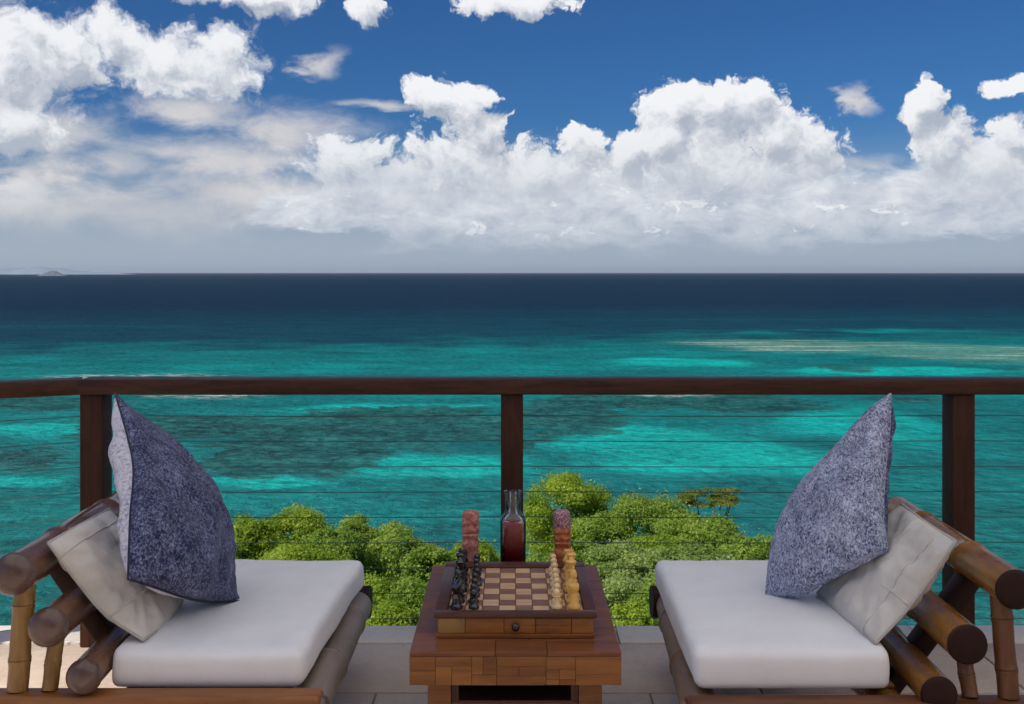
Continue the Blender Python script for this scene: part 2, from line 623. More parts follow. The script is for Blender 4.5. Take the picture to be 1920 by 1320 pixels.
def sweep_bm(path, radii, n=20, cap0=True, cap1=True, bm=None, squash=None):
    """tube through points with a radius at each; ends closed"""
    bm = bm or bmesh.new()
    path = [Vector(p) for p in path]
    rings = []
    t0 = (path[1] - path[0]).normalized()
    up = Vector((0, 0, 1)) if abs(t0.z) < 0.9 else Vector((1, 0, 0))
    for i, p in enumerate(path):
        t = (path[min(i + 1, len(path) - 1)] - path[max(i - 1, 0)]).normalized()
        a = t.cross(up).normalized()
        b_ = a.cross(t).normalized()
        rings.append([bm.verts.new(p + (a * math.cos(2 * math.pi * k / n) + b_ * math.sin(2 * math.pi * k / n)) * radii[i]) for k in range(n)])
    for i in range(len(rings) - 1):
        for k in range(n):
            bm.faces.new((rings[i][k], rings[i][(k + 1) % n], rings[i + 1][(k + 1) % n], rings[i + 1][k]))
    if cap0: bm.faces.new(rings[0][::-1])
    if cap1: bm.faces.new(rings[-1])
    return bm


def lathe_bm(profile, loc, n=20):
    """profile = (radius, height) pairs, turned about a vertical axis at loc"""
    loc = Vector(loc)
    return sweep_bm([loc + Vector((0, 0, z)) for r, z in profile], [max(r, 1e-4) for r, z in profile], n)


def bamboo(name, p0, p1, r, mat, parent, nodes=(0.3, 0.65), n=24, dome0=False, dome1=False, taper=0.0, seed=0):
    """a bamboo pole with raised node rings"""
    p0, p1 = Vector(p0), Vector(p1)
    L = (p1 - p0).length
    rng = random.Random(seed)
    ts = set([0.0, 1.0] + [i / 14 for i in range(15)])
    for q in nodes:
        for d in (-0.012, -0.006, -0.002, 0.0, 0.002, 0.006, 0.012):
            ts.add(min(1, max(0, q + d / L)))
    ts = sorted(ts)
    path, rad = [], []
    for t in ts:
        rr = r * (1 - taper * t)
        for q in nodes:
            d = abs(t - q) * L
            if d < 0.014:
                rr += r * 0.11 * (1 - d / 0.014) - (r * 0.10 if d < 0.0012 else 0)
        wob = Vector((mnoise.noise((t * 3, seed, 0)), mnoise.noise((t * 3, seed, 5)), mnoise.noise((t * 3, seed, 9)))) * r * 0.06
        path.append(p0.lerp(p1, t) + wob)
        rad.append(rr)
    return from_bm(name, sweep_bm(path, rad, n), mat, parent, True, 50)


def dome(name, c, axis, r, depth, mat, parent, n=24):
    """rounded end of a log; c is where the log ends, axis points out of it"""
    axis = Vector(axis).normalized()
    path, rad = [], []
    for i in range(9):
        a = i / 8 * math.pi / 2
        path.append(Vector(c) + axis * (depth * math.sin(a) - 0.003))
        rad.append(max(r * math.cos(a) ** 0.8, 0.0008))
    return from_bm(name, sweep_bm(path, rad, n), mat, parent, True, 60)


# ---------------------------------------------------------------- sea
SEA_Z = EYE - 30.0


def sea_pt(px, py):
    r = ray(px, py)
    t = 30.0 / -r.z
    return r.x * t, r.y * t


def sea_blobs(lst):
    out = []
    for px, py, rx, ry in lst:
        x, y = sea_pt(px, py)
        y1, y0 = sea_pt(px, py - ry)[1], sea_pt(px, py + ry)[1]
        out.append((x, (y0 + y1) / 2, rx * y / FPX, (y1 - y0) / 2))
    return out


def build_sea():
    m, nt, b = new_mat('tropical sea water')
    p = world_pos(nt)
    s = nt.nodes.new('ShaderNodeSeparateXYZ')
    nt.links.new(p, s.inputs[0])
    X, Y = E(nt, s.outputs[0]), E(nt, s.outputs[1])
    flat = vec(nt, X, Y)
    wA = noise_e(nt, flat, 0.022, 5, 0.6) - 0.5
    wB = noise_e(nt, vmath(nt, 'ADD', flat, (310, 120, 40)), 0.022, 5, 0.6) - 0.5
    fine = noise_e(nt, flat, 0.11, 7, 0.66, 0.5) - 0.5
    mid = noise_e(nt, vmath(nt, 'MULTIPLY', flat, (0.55, 1, 1)), 0.03, 6, 0.6, 0.6) - 0.5
    q = vmath(nt, 'ADD', flat, vec(nt, wA * 34.0, wB * 40.0))
    reef = 1.0 - blob_min(nt, q, sea_blobs([
        (700, 806, 310, 46), (560, 852, 190, 42), (300, 800, 200, 30), (850, 795, 130, 28), (480, 880, 90, 20), (640, 840, 120, 26),
        (60, 862, 160, 26), (60, 757, 220, 14), (1060, 785, 120, 32), (1000, 820, 55, 18), (1370, 757, 190, 17),
        (1130, 757, 170, 17), (1710, 750, 90, 8), (1590, 690, 60, 6), (1890, 692, 60, 3)]), 0.2)
    sand = 1.0 - blob_min(nt, q, sea_blobs([
        (50, 812, 150, 18), (720, 763, 250, 10), (800, 872, 230, 36), (480, 905, 130, 14), (1180, 825, 200, 34), (1350, 865, 300, 45), (1650, 800, 200, 40),
        (60, 905, 130, 14), (1400, 620, 480, 9), (1700, 695, 300, 8), (1250, 680, 160, 10)]), 0.3)
    fine2 = noise_e(nt, vmath(nt, 'MULTIPLY', flat, (1.1, 1, 1)), 0.40, 6, 0.7, 0.4) - 0.5
    reef_m = (reef + fine * 1.4 + fine2 * 0.7 + mid * 0.6).step(0.05, 0.15)
    sand_m = (sand + mid * 0.6 + fine * 0.3).step(-0.02, 0.50)
    # the sea floor drops away: shallow shelf, then deep water
    edge = Y + wA * 260.0 + mid * 200.0 - X * 0.25
    deep = edge.step(350.0, 510.0)
    vdeep = edge.step(430.0, 1000.0)
    shelf = mixc(nt, (mid + 0.5).step(0.25, 0.75), (0.003, 0.135, 0.140), (0.001, 0.220, 0.215))
    near = Y.step(150.0, 95.0)
    shelf = mixc(nt, near * 0.75, shelf, (0.001, 0.155, 0.150))
    col = mixc(nt, sand_m, shelf, (0.001, 0.385, 0.345))
    reefc = mixc(nt, (fine * 0.8 + fine2 * 1.3).step(-0.14, 0.16), (0.005, 0.026, 0.031), (0.022, 0.150, 0.135))
    col = mixc(nt, reef_m * (0.62 + (fine2 * 2.0 + mid * 1.2).step(-0.4, 0.4) * 0.36), col, reefc)
    col = mixc(nt, deep, col, (0.003, 0.050, 0.080))
    streak = noise_e(nt, vmath(nt, 'MULTIPLY', flat, (0.12, 1, 1)), 0.012, 6, 0.62) - 0.5
    tint = (streak + wA * 0.5).step(0.05, 0.3) * deep * (1.0 - vdeep)
    col = mixc(nt, tint * 0.65, col, (0.003, 0.12, 0.13))
    col = mixc(nt, vdeep, col, (0.004, 0.024, 0.052))
    # pale shoal and breaking foam to the right and beside the left of the rail
    band = 1.0 - blob_min(nt, vmath(nt, 'ADD', flat, vec(nt, wA * 40.0, wB * 60.0)), sea_blobs([
        (1420, 643, 180, 7), (1600, 652, 220, 12), (1800, 660, 240, 17), (1930, 668, 180, 15)]), 0.3)
    foam_n = noise_e(nt, vmath(nt, 'MULTIPLY', flat, (0.10, 1, 1)), 0.16, 7, 0.7, 0.3)
    shoal = band.step(-0.25, 0.6)
    col = mixc(nt, shoal * 0.55, col, (0.12, 0.30, 0.22))
    foam = (shoal * foam_n.step(0.50, 0.66) * 0.85)
    band2 = 1.0 - blob_min(nt, vmath(nt, 'ADD', flat, vec(nt, wA * 12.0, wB * 16.0)), sea_blobs([
        (240, 706, 210, 6), (390, 742, 150, 7), (1260, 741, 110, 5)]), 0.2)
    foam2 = band2.step(-0.1, 0.6) * noise_e(nt, vmath(nt, 'MULTIPLY', flat, (0.4, 1, 1)), 0.5, 6, 0.7).step(0.46, 0.62)
    col = mixc(nt, foam.max(foam2 * 0.8), col, (0.62, 0.62, 0.52))
    # small whitecaps, and glints painted into the colour as pale flecks
    glint_caps = noise_e(nt, vmath(nt, 'MULTIPLY', flat, (0.35, 1, 1)), 0.35, 6, 0.72).step(0.705, 0.76) * 0.35
    col = mixc(nt, glint_caps, col, (0.55, 0.62, 0.62))
    # pale shallows by the shore on the right
    beach = 1.0 - blob_min(nt, q, sea_blobs([(2100, 1180, 300, 60)]), 0.1)
    col = mixc(nt, beach.step(0, 0.8) * 0.7, col, (0.20, 0.42, 0.36))
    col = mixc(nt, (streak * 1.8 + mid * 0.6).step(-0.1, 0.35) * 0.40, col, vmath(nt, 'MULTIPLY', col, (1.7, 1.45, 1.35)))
    rip = noise_e(nt, vmath(nt, 'MULTIPLY', flat, (0.85, 1, 1)), 0.50, 7, 0.70, 0.3) - 0.5  # ripples: light and shade of the waves painted into the water colour
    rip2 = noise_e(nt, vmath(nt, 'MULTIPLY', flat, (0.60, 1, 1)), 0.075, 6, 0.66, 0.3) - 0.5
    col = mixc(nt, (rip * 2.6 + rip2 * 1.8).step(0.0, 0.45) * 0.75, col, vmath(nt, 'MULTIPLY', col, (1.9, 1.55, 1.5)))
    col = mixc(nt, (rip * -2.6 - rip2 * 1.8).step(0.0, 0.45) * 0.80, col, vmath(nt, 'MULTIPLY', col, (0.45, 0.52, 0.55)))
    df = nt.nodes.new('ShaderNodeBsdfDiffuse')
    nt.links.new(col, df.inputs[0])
    gl = nt.nodes.new('ShaderNodeBsdfGlossy')
    gl.inputs['Roughness'].default_value = 0.28
    gl.inputs[0].default_value = (1, 1, 1, 1)
    w1 = noise_e(nt, vmath(nt, 'MULTIPLY', flat, (0.85, 1, 1)), 0.34, 8, 0.66)
    w2 = noise_e(nt, vmath(nt, 'MULTIPLY', flat, (0.35, 1, 1)), 0.03, 5, 0.6)
    bn = nt.nodes.new('ShaderNodeBump')
    bn.inputs['Strength'].default_value = 1.0
    bn.inputs['Distance'].default_value = 2.0
    nt.links.new((w1 * 1.0 + w2 * 2.2).v, bn.inputs['Height'])
    nt.links.new(bn.outputs[0], df.inputs['Normal'])
    nt.links.new(bn.outputs[0], gl.inputs['Normal'])
    mx = nt.nodes.new('ShaderNodeMixShader')
    mx.inputs[0].default_value = 0.035
    nt.links.new(df.outputs[0], mx.inputs[1])
    nt.links.new(gl.outputs[0], mx.inputs[2])
    nt.links.new(mx.outputs[0], nt.nodes['Material Output'].inputs[0])
    nt.nodes.remove(b)
    bm = bmesh.new()
    S = 90000.0
    ys = [-2000, 0, 60, 150, 300, 600, 1200, 3000, 8000, 20000, S]
    xs = [-S, -20000, -5000, -1200, -300, 0, 300, 1200, 5000, 20000, S]
    g = [[bm.verts.new((x, y, SEA_Z)) for x in xs] for y in ys]
    for j in range(len(ys) - 1):
        for i in range(len(xs) - 1):
            bm.faces.new((g[j][i], g[j][i + 1], g[j + 1][i + 1], g[j + 1][i]))
    o = from_bm('sea', bm, m, None, False)
    tag(o, kind='structure')


build_sea()


def build_island(name, y, x0, x1, hmax, seed, colA, colB, peak):
    """a far island: an irregular hill mass standing in the sea"""
    nx, ny = 70, 14
    vs, fs = [], []
    for j in range(ny):
        for i in range(nx):
            u, v = i / (nx - 1), j / (ny - 1)
            x = x0 + (x1 - x0) * u
            yy = y + (v - 0.3) * (x1 - x0) * 0.35
            env = math.sin(math.pi * u) ** 0.6 * math.sin(math.pi * v) ** 0.7
            f = peak(u)
            h = env * hmax * f * (0.85 + 0.3 * mnoise.fractal((u * 9, v * 3, seed), 1.0, 2.0, 5))
            vs.append((x, yy, SEA_Z + max(h, 0) - 4))
    for j in range(ny - 1):
        for i in range(nx - 1):
            a = j * nx + i
            fs.append((a, a + 1, a + nx + 1, a + nx))
    m, nt, b = new_mat(name + ' hazy rock and scrub')
    n = noise_e(nt, world_pos(nt), 0.004, 6, 0.6)
    nt.links.new(mixc(nt, n.step(0.35, 0.65), colA, colB), b.inputs['Base Color'])
    b.inputs['Roughness'].default_value = 1
    b.inputs['Specular IOR Level'].default_value = 0
    o = from_arrays(name, vs, fs, m)
    return tag(o, kind='structure')


build_island('hills', 16000, -8900, -6050, 150, 3.3, (0.22, 0.275, 0.35), (0.26, 0.31, 0.38), lambda u: 0.35 + 0.65 * math.exp(-((u - 0.38) / 0.28) ** 2))  # distance haze is painted into the blue grey of the hills
build_island('hills', 9000, -4230, -3960, 52, 8.1, (0.12, 0.15, 0.185), (0.16, 0.195, 0.23), lambda u: 0.5 + 0.5 * math.exp(-((u - 0.55) / 0.3) ** 2))


# ---------------------------------------------------------------- hillside below the terrace
def ground_z(x, y):
    z = -4.2 - 0.47 * max(0, y - 3.5) - 0.03 * abs(x)
    z += 0.9 * mnoise.fractal((x * 0.12, y * 0.12, 2), 1.0, 2.0, 4)
    return max(z, SEA_Z - 1.5)


def build_hillside():
    m, nt, b = new_mat('green scrub ground')
    n = noise_e(nt, world_pos(nt), 1.2, 8, 0.7)
    nt.links.new(mixc(nt, n.step(0.35, 0.7), (0.022, 0.040, 0.010), (0.07, 0.11, 0.025)), b.inputs['Base Color'])
    b.inputs['Roughness'].default_value = 1
    bump(nt, b, n, 0.8, 0.3)
    vs, fs = [], []
    nx, ny = 70, 60
    for j in range(ny):
        for i in range(nx):
            x = -40 + 80 * i / (nx - 1)
            y = -9 + 70 * j / (ny - 1)
            z = ground_z(x, y) if y > 3.6 else -4.5
            vs.append((x, y, z))
    for j in range(ny - 1):
        for i in range(nx - 1):
            a = j * nx + i
            fs.append((a, a + 1, a + nx + 1, a + nx))
    tag(from_arrays('hillside', vs, fs, m), kind='structure')


build_hillside()


# ---------------------------------------------------------------- terrace, wall behind, added awning
def build_terrace():
    t = box('terrace', -7, 7, -6, 4.00, -4.6, -0.012, M['joint'], None, 0.0)
    tag(t, kind='structure')
    rng = random.Random(4)
    # rows of paving from far to near; beyond the reach of the picture the rows stay larger
    rows = [(3.853, 4.035, 0.62, M['coping']), (3.404, 3.847, 0.90, M['stone']), (2.95, 3.398, 0.9, M['stone']), (2.4, 2.944, 0.9, M['stone'])]
    for r, (y0, y1, w, mat) in enumerate(rows):
        x = -3.3 + 0.31 * (r % 2) + (0.1 if r == 1 else 0)
        while x < 3.3:
            ww = w * rng.uniform(0.9, 1.1)
            dz = rng.uniform(-0.0015, 0.0015)
            o = box('paving_stone', x + 0.003, x + ww - 0.003, y0, y1, -0.04, 0.0 + dz + (0.006 if r == 0 else 0), mat, t, 0.004, 2,
                    pos=(x + ww / 2, (y0 + y1) / 2, -0.04))
            x += ww
    for (x0, x1, y0, y1) in ((-6.98, 6.98, -5.98, 2.394), (-6.98, -3.35, 2.4, 4.02), (3.75, 6.98, 2.4, 4.02)):
        box('paving_slab', x0, x1, y0, y1, -0.04, 0, M['stone'], t, 0.004)
    w = box('wall', -4.4, 7, -5.6, -5.4, 0, 3.0, M['plaster'], None, 0.0)
    tag(w, kind='structure')
    w = box('wall', 5.6, 5.8, -5.397, 1.2, 0, 3.0, M['plaster'], None, 0.0)
    tag(w, kind='structure')
    # unseen white awning on beams, added and cut to shape the terrace shade
    bm = bmesh.new()
    nx, ny = 24, 16
    yback = lambda x: 0.6 - 0.4 * (x + 3.4)
    g = []
    for j in range(ny + 1):
        g.append([])
        for i in range(nx + 1):
            x = -3.4 + 8.9 * i / nx
            g[-1].append(bm.verts.new((x, yback(x) + (4.2 - yback(x)) * j / ny, 2.85 - 0.05 * math.sin(math.pi * ((i * 4 / nx) % 1)))))
    for j in range(ny):
        for i in range(nx):
            bm.faces.new((g[j][i], g[j][i + 1], g[j + 1][i + 1], g[j + 1][i]))
    a = from_bm('added_canopy', bm, M['canvas'])
    tag(a, kind='structure')
    for x in (-3.4, -1.175, 1.05, 3.275, 5.5):
        box('added_canopy_beam', x - 0.05, x + 0.05, yback(x), 4.2, 2.87, 2.99, M['post'], a)
    for x, y in ((-3.42, 0.62), (-3.42, 3.92), (5.5, 3.92), (5.5, -2.8)):
        box('added_canopy_post', x - 0.05, x + 0.05, y - 0.05, y + 0.05, 0.0, 2.868, M['post'], a)


build_terrace()


# ---------------------------------------------------------------- railing
def build_railing():
    Yr = 3.81
    t = thing('railing', (0, Yr, 0), 'dark brown timber railing with thin horizontal wire cables along the terrace edge', 'railing')
    posts = [(-1.584, Yr), (0.0, Yr), (1.700, Yr), (3.42, Yr), (-3.25, Yr - 0.78)]
    w = 0.042
    for i, (x, y) in enumerate(posts):
        box('post', x - w, x + w, y, y + 0.10, 0.0, 0.952, M['post'], t, 0.004, 2, pos=(x, y, 0))
    # right hand rail in two lengths, the left one turned towards the house
    box('top_rail', -1.63, 3.6, Yr - 0.018, Yr + 0.118, 0.952, 1.008, M['rail'], t, 0.006, 3, pos=(1, Yr, 0.98))
    a, b_ = Vector((-1.633, Yr + 0.05, 0)), Vector((-3.35, Yr - 0.75, 0))
    d = (b_ - a).normalized()
    nrm = Vector((-d.y, d.x, 0))
    bm = bmesh.new()
    q = []
    for z in (0.951, 1.0065):
        for p in (a, b_):
            for s in (-1, 1):
                q.append(bm.verts.new(p + nrm * 0.064 * s + Vector((0, 0, z))))
    for f in ((0, 1, 3, 2), (4, 6, 7, 5), (0, 4, 5, 1), (2, 3, 7, 6), (0, 2, 6, 4), (1, 5, 7, 3)):
        bm.faces.new([q[i] for i in f])
    bmesh.ops.bevel(bm, geom=list(bm.edges), offset=0.005, segments=2, affect='EDGES', profile=0.5)
    from_bm('top_rail', bm, M['rail'], t)
    bays = [(posts[0], posts[1]), (posts[1], posts[2]), (posts[2], posts[3]), (posts[4], posts[0])]
    for k in range(9):
        z = 0.866 - 0.0965 * k
        for j, (p, q_) in enumerate(bays):
            p0, p1 = Vector((p[0], p[1] + 0.05, z)), Vector((q_[0], q_[1] + 0.05, z))
            pts = [p0.lerp(p1, i / 8) + Vector((0, 0, -0.004 * math.sin(math.pi * i / 8))) for i in range(9)]
            from_bm('cable', sweep_bm(pts, [0.0016] * 9, 8), M['cable'], t)


build_railing()


# ---------------------------------------------------------------- bamboo armchairs
def cushion_mesh(corners, z0, z1, seed):
    """corners (x,y) in order; rounded upholstered slab with a soft, slightly domed top"""
    n, k = 30, 9
    c = [Vector((x, y, 0)) for x, y in corners]
    vs, fs = [], []
    zc, hz = (z0 + z1) / 2, (z1 - z0) / 2
    P = 7.0
    def pt(u, v, w):
        x = c[0].lerp(c[1], u)
        y = c[3].lerp(c[2], u)
        p = x.lerp(y, v)
        return Vector((p.x, p.y, zc + w * hz))
    bm = bmesh.new()
    bmesh.ops.create_cube(bm, size=2.0)
    bmesh.ops.subdivide_edges(bm, edges=list(bm.edges), cuts=15, use_grid_fill=True)
    Lx, Ly = (c[1] - c[0]).length, (c[3] - c[0]).length
    for v in bm.verts:
        q = v.co.copy()
        # spread grid lines towards the edges, then round edges by a fixed radius
        for a in range(3):
            s = q[a]
            q[a] = math.copysign(abs(s) ** 0.55, s) if abs(s) < 1 else s
        hx, hy = Lx / 2, Ly / 2
        r = 0.027
        p = Vector((q.x * hx, q.y * hy, q.z * hz))
        inner = Vector((max(-hx + r, min(hx - r, p.x)), max(-hy + r, min(hy - r, p.y)), max(-hz + r, min(hz - r, p.z))))
        dlt = p - inner
        if dlt.length > 1e-6:
            p = inner + dlt.normalized() * r
        u, w_ = p.x / hx, p.y / hy
        top = max(0, p.z / hz)
        p.z += 0.007 * (1 - u * u) * (1 - w_ * w_) * (1 if top > 0.3 else 0)
        p.z += top * 0.008 * mnoise.fractal((p.x * 7, p.y * 7, seed), 1.0, 2.0, 4)
        side = 0.009 * mnoise.fractal((p.x * 4, p.y * 4, p.z * 5 + seed), 1.0, 2.0, 3)
        bul = 1 + 0.012 * (1 - (p.z / hz) ** 2)
        v.co = pt((p.x * bul + side + hx) / (2 * hx), (p.y * bul + hy) / (2 * hy), p.z / hz)
    return bm


def build_chair(s, P):
    word = 'left' if s < 0 else 'right'
    t = thing('armchair', (s * 0.85, 3.05, 0), P['label'], 'armchair', 'bamboo armchairs on the terrace')
    zb = P['beam_top']
    yf, yb = 2.60, 3.565
    # two cross beams, their ends standing past the side pole
    for nm, y, xin, mat in (('front_beam', yf, P['in_f'] - 0.045, M['beam'] if s < 0 else M['beam_dark']), ('back_beam', yb, P['in_b'] - 0.03, M['cap_dark'])):
        x0, x1 = sorted((s * xin, s * 1.345))
        r = 0.045
        if nm == 'front_beam':
            o = box(nm, x0, x1, y - 0.036, y + 0.036, zb - 0.088, zb, mat, t, 0.014, 4)
            e = s * (xin - 0.002)
            dome('end_cap', (e, y, zb - 0.047), (-s, 0, 0), 0.039, 0.022, M['cap_brown'] if s < 0 else M['bamboo_taupe'], o)
        else:
            bamboo(nm, (s * xin, y, 0.252), (s * 1.345, y, 0.252), 0.055, mat, t, (0.4, 0.75))
    # side poles carrying the seat
    bamboo('side_pole', (s * P['pole_f'], 2.642, 0.255), (s * P['pole_b'], 3.508, 0.255), 0.050, P['pole'], t, (0.38, 0.80), seed=2)
    bamboo('side_pole', (s * 1.00, 2.642, 0.255), (s * 1.00, 3.508, 0.255), 0.045, P['slat'], t, (0.3, 0.7), seed=3)
    xs0, xs1 = sorted((s * (P['in_f'] + 0.05), s * 1.02))
    for k in range(6):
        y = 2.70 + k * 0.145
        box('seat_slat', xs0, xs1, y, y + 0.09, 0.302 - 0.0, 0.312, M['beam'], t, 0.002, 1)
    # legs
    for x, y in ((s * (P['in_f'] + 0.02), yf), (s * 1.27, yf), (s * (P['in_b'] + 0.15), yb), (s * 1.27, yb)):
        zt = zb - 0.086 if y == yf else 0.205
        bamboo('leg', (x, y, 0), (x, y, zt), 0.036, M['cane_dark'], t, (0.45,), n=16)
    # reclined back: three thick horizontal bamboo logs on two struts
    logs = P['logs']
    for i, (x, z, r, dx) in enumerate(logs):
        p0 = Vector((s * x, 2.58, z))
        p1 = Vector((s * (x + dx), 3.60, z - 0.035))
        o = bamboo('back_log', p0, p1, r, P['slat'], t, (0.30 + 0.07 * i, 0.72), seed=i + (5 if s > 0 else 0), taper=0.04)
        d = (p0 - p1).normalized()
        dome('end_cap', p0, d, r * P['capr'], r * P['dome'], P['cap'], o)
        dome('end_cap', p1, -d, r * 0.97, r * P['dome'], P['cap'], o)
    for y in (2.88, 3.42):
        f = (y - 2.58) / 1.02
        a = Vector((s * (logs[0][0] + logs[0][3] * f), y, logs[0][1]))
        c = Vector((s * (logs[2][0] + logs[2][3] * f), y, logs[2][1]))
        dr = (a - c).normalized()
        a, c = a + dr * 0.02, c - dr * 0.14
        off = Vector((s * abs(dr.z), 0, abs(dr.x))) * -0.0 + Vector((s * 0.022, 0, -0.016))
        nrm = dr.cross(Vector((0, 1, 0))).normalized()
        bm = bmesh.new()
        q = [bm.verts.new(p + off + nrm * 0.026 * i + Vector((0, 0.032 * j, 0))) for p in (c, a) for i, j in ((-1, -1), (1, -1), (1, 1), (-1, 1))]
        for fa in ((0, 1, 2, 3), (7, 6, 5, 4), (0, 4, 5, 1), (1, 5, 6, 2), (2, 6, 7, 3), (3, 7, 4, 0)):
            bm.faces.new([q[i] for i in fa])
        bmesh.ops.bevel(bm, geom=list(bm.edges), offset=0.006, segments=2, affect='EDGES', profile=0.5)
        from_bm('back_strut', bm, M['cap_dark'] if s > 0 else M['post'], t)
    # upright canes under the two upper logs, front and back
    for y in (2.655, 3.50):
        f = (y - 2.58) / 1.02
        for i, r in ((0, 0.026), (1, 0.020)):
            x = s * (logs[i][0] + logs[i][3] * f + P['cane_dx'][i])
            zlo = zb - 0.001 if y < 3 else 0.30
            yy = y - 0.045 if y < 3 else yb
            bamboo('cane', (x, yy, zlo), (x, y, logs[i][1] - logs[i][2] * 0.75), r, P['cane'][i], t, (0.28, 0.78) if i == 0 else (0.45,), n=16, seed=i)
    # loose seat cushion rests on the frame: a thing of its own
    return t


LEFT = dict(label='left bamboo armchair with brown rounded log ends and yellow canes', in_f=0.532, in_b=0.528, pole_f=0.537, pole_b=0.535, beam_top=0.334,
            pole=M['bamboo_grey'], slat=M['bamboo_brown'], cap=M['cap_brown'], cane=(M['cane'], M['cane']), dome=0.78, capr=1.07, cane_dx=(0.0, 0.005),
            logs=((1.268, 0.642, 0.051, 0.085), (1.18, 0.507, 0.0475, 0.085), (1.09, 0.381, 0.042, 0.085)))
RIGHT = dict(label='right bamboo armchair with golden logs ending in dark stained tips', in_f=0.490, in_b=0.520, pole_f=0.495, pole_b=0.55, beam_top=0.316,
             pole=M['bamboo_taupe'], slat=M['bamboo_gold'], cap=M['cap_dark'], cane=(M['cane_dark'], M['cane_dark']), dome=0.30, capr=1.02, cane_dx=(-0.01, 0.015),
             logs=((1.283, 0.602, 0.050, 0.085), (1.160, 0.462, 0.050, 0.075), (1.088, 0.334, 0.046, 0.07)))
build_chair(-1, LEFT)
build_chair(1, RIGHT)

for s, cs, z0, lab in ((-1, ((-1.05, 2.645), (-0.55, 2.645), (-0.515, 3.50), (-1.07, 3.50)), 0.318, 'thick white seat cushion on the left bamboo armchair'),
                       (1, ((0.475, 2.645), (0.985, 2.645), (1.05, 3.50), (0.498, 3.50)), 0.314, 'thick white seat cushion on the right bamboo armchair')):
    o = from_bm('seat_cushion', cushion_mesh(cs, z0, 0.424, 3 * s), M['seat_cloth'], None, True, 80, pos=(s * 0.8, 3.07, z0))
    tag(o, lab, 'cushion', 'white seat cushions')


# ---------------------------------------------------------------- pillows
def crom(pts, n):
    """smooth curve through points"""
    pts = [Vector(p) for p in pts]
    if len(pts) == 2:
        return [pts[0].lerp(pts[1], i / n) for i in range(n + 1)]
    ext = [pts[0] * 2 - pts[1]] + pts + [pts[-1] * 2 - pts[-2]]
    L = [0]
    for i in range(1, len(pts)):
        L.append(L[-1] + (pts[i] - pts[i - 1]).length)
    out = []
    for i in range(n + 1):
        d = L[-1] * i / n
        k = min(len(pts) - 2, max(j for j in range(len(L)) if L[j] <= d + 1e-9))
        t = (d - L[k]) / (L[k + 1] - L[k])
        p0, p1, p2, p3 = ext[k:k + 4]
        out.append(0.5 * ((2 * p1) + (p2 - p0) * t + (2 * p0 - 5 * p1 + 4 * p2 - p3) * t * t + (3 * p1 - p0 - 3 * p2 + p3) * t ** 3))
    return out


def pillow(name, label, group, AD, BC, AB, DC, front, back, tf, tb, mats, seed, fold=0.012, expo=0.5, pipe=0.004, seams=()):
    """two sewn panels between four edge curves (corners A top near, D top far, B bottom near, C bottom far)"""
    n = 44
    top, bot, lef, rig = crom(AD, n), crom(BC, n), crom(AB, n), crom(DC, n)
    A, D, B, C = top[0], top[-1], bot[0], bot[-1]
    front, back = Vector(front).normalized(), Vector(back).normalized()
    base = min((A, B, C, D), key=lambda p: p.z)
    t = thing(name, base, label, 'pillow', group)
    def S(i, j):
        u, v = i / n, j / n
        return (top[i] * (1 - v) + bot[i] * v + lef[j] * (1 - u) + rig[j] * u
                - (A * (1 - u) * (1 - v) + D * u * (1 - v) + B * (1 - u) * v + C * u * v))
    for nm, dr, T, mat, sd in (('front_panel', front, tf, mats[0], seed), ('back_panel', back, tb, mats[1], seed + 7)):
        bm = bmesh.new()
        g = []
        for j in range(n + 1):
            row = []
            for i in range(n + 1):
                u, v = i / n, j / n
                w = (max(0, 4 * u * (1 - u)) ** expo) * (max(0, 4 * v * (1 - v)) ** expo)
                p = S(i, j)
                # creases fan out from the corners and die away in the middle
                cd = min((Vector((u, v)) - Vector(q)).length for q in ((0, 0), (1, 0), (0, 1), (1, 1)))
                ang = math.atan2(v - 0.5, u - 0.5)
                rc = math.hypot(u - 0.5, v - 0.5)
                crease = mnoise.fractal((ang * 4.5, cd * 1.5, sd), 1.0, 2.0, 3) * math.exp(-cd * 2.2) * min(1, max(0, (rc - 0.18) / 0.25))
                broad = mnoise.fractal((u * 3.2, v * 3.2, sd + 3), 1.0, 2.0, 4)
                fine = mnoise.fractal((u * 9, v * 9, sd + 5), 1.0, 2.0, 3)
                off = T * w * (1 + 0.22 * broad) + w * fold * (crease * 1.6 + broad * 0.5 + fine * 0.25)
                row.append(bm.verts.new(p + dr * off))
            g.append(row)
        for j in range(n):
            for i in range(n):
                bm.faces.new((g[j][i], g[j][i + 1], g[j + 1][i + 1], g[j + 1][i]))
        if nm == 'front_panel':
            for kind, q, a0, a1 in seams:
                k = int(round(q * n))
                line = [(g[k][i] if kind == 'v' else g[i][k]).co + dr * 0.0012 for i in range(int(a0 * n), int(a1 * n) + 1)]
                from_bm('seam', sweep_bm(line, [0.0028] * len(line), 6), mats[0], t, True, 180)
        from_bm(nm, bm, mat, t, True, 180)
    loop = top + rig[1:] + bot[::-1][1:] + lef[::-1][1:-1]
    loop.append(loop[0])
    from_bm('piping', sweep_bm(loop, [pipe] * len(loop), 8), mats[2], t, True, 180)
    return t


